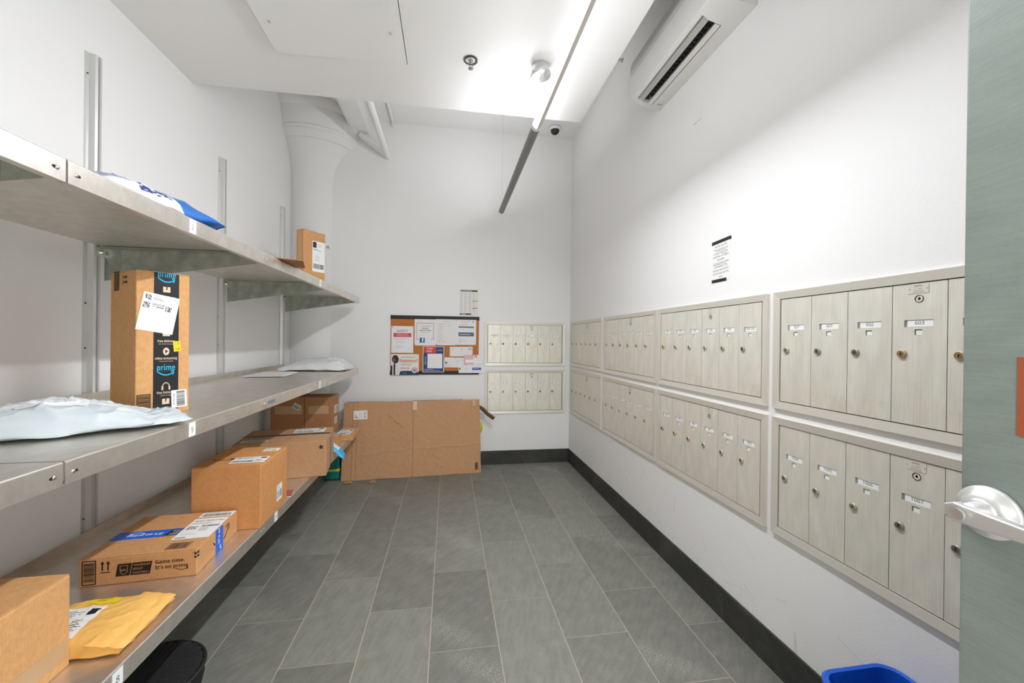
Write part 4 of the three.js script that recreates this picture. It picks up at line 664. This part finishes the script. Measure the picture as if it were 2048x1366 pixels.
// ---------------------------------------------------------------- air conditioner
{
  const a = thing('air_conditioner', 'white wall mounted air conditioner with a dark outlet slot', 'air conditioner', [XR, 0, -2.48]);
  const shell = std({ color: 0xe9e8e4, roughness: 0.4 });
  const bot = [[0, 2.914], [-0.076, 2.919]], rear = [[-0.076, 2.919]], full = [[0, 2.914], [-0.076, 2.919], [-0.14, 2.933], [-0.186, 2.958], [-0.2, 2.972], [-0.214, 3.03], [-0.216, 3.1], [-0.212, 3.17], [-0.2, 3.205], [-0.17, 3.215], [0, 3.215]];
  const notch = [[0, 2.914], [-0.076, 2.919], [-0.076, 2.975], [-0.13, 3.005], [-0.172, 2.985], [-0.18, 2.954], [-0.186, 2.958], [-0.2, 2.972], [-0.214, 3.03], [-0.216, 3.1], [-0.212, 3.17], [-0.2, 3.205], [-0.17, 3.215], [0, 3.215]];
  part(a, 'housing', toCreasedNormals(keepUV([drawn(full, 0, 0.035), drawn(notch, 0.035, 0.71), drawn(full, 0.71, 0.8)]), 0.5), shell);
  part(a, 'end_cap', toCreasedNormals(drawn(full.map(([x, y]) => [x * 1.02, 3.06 + (y - 3.06) * 1.012]), 0.802, 0.85), 0.5), shell);
  part(a, 'duct_lining', keepUV([span(-0.178, -0.077, 2.976, 2.982, 0.036, 0.709)]), std({ color: 0x1a1a1a, roughness: 0.8 }));
  const vane = (x0, y0, x1, y1, t) => { const dx = x1 - x0, dy = y1 - y0, l = Math.hypot(dx, dy), nx = -dy / l * t / 2, ny = dx / l * t / 2; return drawn([[x0 + nx, y0 + ny], [x1 + nx, y1 + ny], [x1 - nx, y1 - ny], [x0 - nx, y0 - ny]], 0.04, 0.705); };
  part(a, 'vane', vane(-0.17, 2.972, -0.138, 2.945, 0.006), std({ color: 0xbdbbb6, roughness: 0.5 }));
  part(a, 'vane', vane(-0.108, 2.928, -0.082, 2.922, 0.005), shell);
  for (let i = 0; i < 20; i++) part(a, 'guide_blade', box(0.028, 0.03, 0.0025, -0.122, 2.958, 0.06 + i * 0.033), std({ color: 0x34332f, roughness: 0.7 }));
  part(a, 'front_seam', span(-0.2165, -0.2, 3.1, 3.103, 0.02, 0.8), std({ color: 0xa9a7a2, roughness: 0.6 }));
  part(a, 'maker_mark', box(0.036, 0.0005, 0.012, -0.035, 2.9155, 0.06), std({ color: 0xb9b8b4, roughness: 0.5 }));
}

// ---------------------------------------------------------------- ceiling fittings
{
  const h = thing('ceiling_hatch', 'white access hatch hanging slightly ajar in the dropped ceiling', 'access hatch', [HX1 - 0.004, YD + 0.0, (HZ0 + HZ1) / 2]);
  const p = part(h, 'panel', metres(box(HX1 - HX0 - 0.012, 0.012, HZ1 - HZ0 - 0.008, -(HX1 - HX0 - 0.012) / 2, 0.004, 0)), ceilingPaint); p.rotation.z = 0.028;
  for (const [x, z] of [[-0.06, -0.12], [-0.64, -0.12]]) part(h, 'catch', cyl(0.008, 0.008, 0.003, 16), std({ color: 0xc9c8c5, roughness: 0.4 }), [x, -0.004 + x * 0.028, z]);
  const s = thing('fire_sprinkler', 'pendent fire sprinkler with a round collar in the ceiling', 'sprinkler', [0.108, YD, -2.284]);
  part(s, 'collar', lathe([[0.03, 0.002], [0.04, 0.0], [0.041, -0.004], [0.028, -0.006], [0.024, 0.004]], 32), std({ color: 0x77756f, roughness: 0.3, metalness: 0.9 }));
  part(s, 'cup', lathe([[0.0001, -0.001], [0.026, -0.002], [0.026, -0.004]], 28), white);
  part(s, 'body', lathe([[0.0001, 0], [0.012, 0], [0.012, -0.014], [0.008, -0.018], [0.0001, -0.018]], 16), zinc);
  for (const k of [-1, 1]) part(s, 'frame_arm', new THREE.TubeGeometry(new THREE.CatmullRomCurve3([new THREE.Vector3(k * 0.008, -0.014, 0), new THREE.Vector3(k * 0.013, -0.028, 0), new THREE.Vector3(k * 0.003, -0.046, 0)]), 10, 0.002, 8), zinc);
  part(s, 'deflector', lathe([[0.0001, -0.046], [0.014, -0.047], [0.015, -0.05], [0.0001, -0.051]], 18), zinc);
  const d = thing('dome_camera', 'small dark dome security camera under the upper ceiling', 'camera', [1.108, YC, -4.2]);
  part(d, 'base', lathe([[0.0001, 0], [0.062, 0], [0.062, -0.02], [0.056, -0.03], [0.05, -0.033], [0.0001, -0.033]], 32), white);
  part(d, 'dome', new THREE.SphereGeometry(0.048, 28, 16, 0, Math.PI * 2, Math.PI / 2, Math.PI / 2).translate(0, -0.032, 0), std({ color: 0x262625, roughness: 0.12 }));
}
// light tube: near length lit, far length seen from its dark underside
{
  const t = thing('light_tube', 'long slim light tube hung on wires, near half glowing and far half grey', 'lamp', [TUBE.x, TUBE.y, 0]);
  const half = (z0, z1, a0, a1, r, inner = 0) => { const pts = []; for (let i = 0; i <= 16; i++) { const a = a0 + (a1 - a0) * i / 16; pts.push([Math.cos(a) * r, Math.sin(a) * r]); } return toCreasedNormals(drawn(pts, z0, z1), 0.6); };
  const glow = std({ color: 0xffffff, roughness: 0.5, emissive: 0xfffaf2, emissiveIntensity: 0.9 });
  const housing = std({ color: 0xdcd5cc, roughness: 0.5 }), grey = std({ color: 0x8a8987, roughness: 0.45, metalness: 0.2 });
  const A = Math.PI * 0.30, r = TUBE.r;
  part(t, 'lit_diffuser', half(TUBE.z0, TUBE.z1 + 0.012, Math.PI * 0.5, Math.PI * 1.5, r), glow, null, null, 'glowing white diffuser');
  part(t, 'housing', half(TUBE.z0, TUBE.z1 + 0.012, Math.PI * 1.5, Math.PI * 2.5, r), housing);
  part(t, 'joint', rod([0, 0, TUBE.z1 + 0.012], [0, 0, TUBE.z1 - 0.02], r + 0.0012, 20), white);
  part(t, 'grey_housing', half(TUBE.z1 - 0.02, TUBE.z2, Math.PI * 0.93, Math.PI * 2.07, r), grey, null, null, 'grey underside of the far half');
  part(t, 'up_diffuser', half(TUBE.z1 - 0.02, TUBE.z2, Math.PI * 0.07, Math.PI * 0.93, r), glow, null, null, 'upward diffuser of the far half');
  part(t, 'end_cap', rod([0, 0, TUBE.z2], [0, 0, TUBE.z2 - 0.006], r + 0.001, 20), grey);
  const wire = std({ color: 0xc7c5c2, roughness: 0.3, metalness: 0.8 });
  part(t, 'hanging_wire', rod([0, r, -2.262], [0, YD - TUBE.y - 0.06, -2.262], 0.0011, 8), wire);
  part(t, 'hanging_wire', rod([0, r, -3.93], [0, YC - TUBE.y, -3.93], 0.0011, 8), wire);
  const c = part(t, 'canopy', lathe([[0.0001, 0], [0.054, 0], [0.054, -0.042], [0.0001, -0.042]], 8).toNonIndexed(), brightSteel, [0, YD - TUBE.y, -2.262]);
  c.geometry.computeVertexNormals();
  part(c, 'cover', toCreasedNormals(lathe([[0.0001, -0.04], [0.058, -0.042], [0.062, -0.05], [0.058, -0.06], [0.045, -0.066], [0.0001, -0.069]], 40), 0.6), chrome);
  part(c, 'gripper', rod([0, -0.066, 0], [0, -0.085, 0], 0.005, 12), chrome);
}

// corridor lamp beyond the doorway
{
  const t = thing('corridor_lamp', 'long ceiling lamp in the corridor beyond the doorway', 'lamp', [0.3, 2.6, 0.68]);
  part(t, 'frame', box(1.24, 0.03, 0.34, 0, -0.015, 0), white);
  part(t, 'diffuser', box(1.2, 0.006, 0.3, 0, -0.033, 0), std({ color: 0xffffff, emissive: 0xf6f9ff, emissiveIntensity: 1.5 }));
  const l = new THREE.RectAreaLight(0xf6f9ff, LIGHT.hall, 1.2, 0.3); l.position.set(0, -0.04, 0); l.rotation.x = -Math.PI / 2; t.add(l);
}

// ---------------------------------------------------------------- open door with lever
{
  const d = structure('door_1', null, null, 'grey green painted metal door standing open along the side wall');
  d.userData.category = 'door';
  d.position.set(0.9, 0, -0.576);
  const doorMap = pixels(256, 512, (x, y) => { const k = 1 + 0.05 * wrap(x, y, 512, 2, 4) + 0.03 * N2(x * 0.03, y * 0.9) + (rnd() - 0.5) * 0.03; return [128 * k, 138 * k, 131 * k]; });
  part(d, 'leaf', metres(new RoundedBoxGeometry(0.045, 2.1, 0.905, 2, 0.003).translate(0.0225, 1.056, 0.4525), 1), std({ map: tex(doorMap), roughness: 0.45 }));
  const l = part(d, 'lever_set', lathe([[0.0001, 0], [0.043, 0], [0.043, 0.006], [0.041, 0.01], [0.034, 0.012], [0.031, 0.018], [0.024, 0.022], [0.018, 0.024], [0.016, 0.05], [0.0001, 0.05]], 48).rotateZ(Math.PI / 2), leverSteel, [0, 1.098, 0.04], null, 'brushed steel lever handle');
  const arm = new THREE.ExtrudeGeometry(poly([[-0.02, -0.008], [-0.01, -0.013], [0.03, -0.012], [0.112, -0.009], [0.115, 0.004], [0.03, 0.009], [-0.01, 0.013], [-0.02, 0.008]]), { depth: 0.012, bevelEnabled: true, bevelSize: 0.003, bevelThickness: 0.003, bevelSegments: 3 });
  arm.rotateY(-Math.PI / 2);
  part(l, 'lever_arm', arm, leverSteel, [-0.047, 0, 0]);
  part(l, 'key_core', rod([-0.066, 0, 0], [-0.07, 0, 0], 0.009, 20), chrome);
  part(d, 'sticker', box(0.0008, 0.125, 0.14, -0.0006, 1.296, 0.14), std({ color: 0x9c5030, roughness: 0.5 }), null, null, 'orange sticker');
  for (const y of [0.3, 1.05, 1.85]) part(d, 'hinge', rod([0.05, y - 0.055, 0.905], [0.05, y + 0.055, 0.905], 0.008, 14), brightSteel);
}

// ---------------------------------------------------------------- on the floor
{
  const b = thing('recycling_bin', 'blue plastic recycling bin on the floor below the mailboxes', 'bin', [1.222, 0, -0.85]);
  const rr = (w, d, r) => { const p = [], n = 6; for (const [sx, sz, a0] of [[1, 1, 0], [-1, 1, 1], [-1, -1, 2], [1, -1, 3]]) for (let i = 0; i <= n; i++) { const a = (a0 + i / n) * Math.PI / 2; p.push([sx * (w / 2 - r) + Math.cos(a) * r, sz * (d / 2 - r) + Math.sin(a) * r]); } return p; };
  const rings = [[0.2, 0.3, 0, 0.03], [0.245, 0.36, 0.37, 0.05], [0.266, 0.382, 0.376, 0.055], [0.27, 0.386, 0.392, 0.057], [0.258, 0.374, 0.398, 0.054], [0.24, 0.356, 0.394, 0.048], [0.236, 0.352, 0.375, 0.047], [0.19, 0.29, 0.008, 0.028]];
  const pos = [], idx = [], n = 28;
  for (const [w, d, y, r] of rings) for (const [x, z] of rr(w, d, r)) pos.push(x, y, z);
  for (let k = 0; k < rings.length - 1; k++) for (let i = 0; i < n; i++) { const a = k * n + i, c = k * n + (i + 1) % n; idx.push(a, a + n, c, c, a + n, c + n); }
  const bottom = (k, flip) => { for (let i = 1; i < n - 1; i++) flip ? idx.push(k * n, k * n + i, k * n + i + 1) : idx.push(k * n, k * n + i + 1, k * n + i); };
  bottom(0, false); bottom(rings.length - 1, true);
  const g = new THREE.BufferGeometry(); g.setAttribute('position', new THREE.Float32BufferAttribute(pos, 3)); g.setIndex(idx);
  const m = std({ color: 0x0f57c8, roughness: 0.4, side: THREE.DoubleSide });
  part(b, 'tub', toCreasedNormals(g, 0.7), m);
}
{
  const b = thing('ribbed_bag', 'black ribbed fabric bag with a round rim under the lowest shelf', 'bag', [-1.09, 0, -1.66]);
  const cloth = std({ color: 0x1b1b1b, roughness: 0.95 });
  const ribs = lathe([[0.14, 0], [0.165, 0.03], [0.175, 0.08], [0.172, 0.12], [0.16, 0.135], [0.1, 0.14], [0.0001, 0.128]], 96), p = ribs.attributes.position;
  for (let i = 0; i < p.count; i++) { const x = p.getX(i), z = p.getZ(i), a = Math.atan2(z, x), r = Math.hypot(x, z); if (r > 0.05) { const k = 1 + 0.03 * Math.sin(a * 30); p.setX(i, x * k); p.setZ(i, z * k); p.setY(i, p.getY(i) + 0.004 * Math.sin(a * 30)); } }
  ribs.computeVertexNormals();
  part(b, 'body', ribs, cloth); part(b, 'rim', new THREE.TorusGeometry(0.178, 0.007, 10, 64).rotateX(Math.PI / 2).translate(0, 0.12, 0), black);
  for (let i = 0; i < 7; i++) part(b, 'rib', new THREE.TorusGeometry(0.15, 0.011, 8, 24, 1.2).rotateX(Math.PI / 2), cloth, [0.0 - i * 0.006, 0.142 - Math.abs(i - 3) * 0.002, 0.13 - i * 0.042], [0.1, -0.6, 0]);
  part(b, 'strap', extrude(poly([[0, 0], [0.13, 0.02], [0.05, 0.05]]), 0.004).rotateX(-Math.PI / 2), cloth, [0.06, 0.002, 0.02], [0, 0.3, 0]);
}
{
  const R = seeded(77);
  const spots = [[-0.955, -3.99], [-0.93, -3.985], [-0.905, -3.99], [-0.892, -3.985]];
  spots.forEach(([x, z], i) => { const s = thing('paper_scrap', 'curled scrap of brown card on the floor by the leaning carton', 'scrap', [x, 0, z], R() * 6, 'card scraps by the leaning carton'); part(s, 'scrap', new THREE.TorusGeometry(0.009 + R() * 0.004, 0.004, 6, 10, 2.5 + R() * 2).rotateX(1.2).scale(1, 1, 1.2).translate(0, 0.011, 0), kraftD); });
  const tw = thing('twine_loop', 'small loop of twine on the floor in front of the leaning carton', 'twine', [-0.7, 0.003, -4.03]); part(tw, 'loop', new THREE.TorusGeometry(0.022, 0.003, 8, 24, 5.2).rotateX(Math.PI / 2), kraftD); part(tw, 'tail', rod([0.018, 0, 0.01], [-0.03, 0, 0.03], 0.003, 8), kraftD);
  const bl = thing('plastic_tab', 'tiny bright blue plastic tab on the slate floor', 'plastic tab', [-0.62, 0, -1.5]); part(bl, 'tab', new RoundedBoxGeometry(0.012, 0.004, 0.016, 1, 0.0015).translate(0, 0.002, 0), std({ color: 0x1e86d8, roughness: 0.4 }));
}

scene.traverse((o) => { if (o.isMesh) { o.castShadow = true; o.receiveShadow = true; } delete o.userData.size; });
renderer.render(scene, camera);
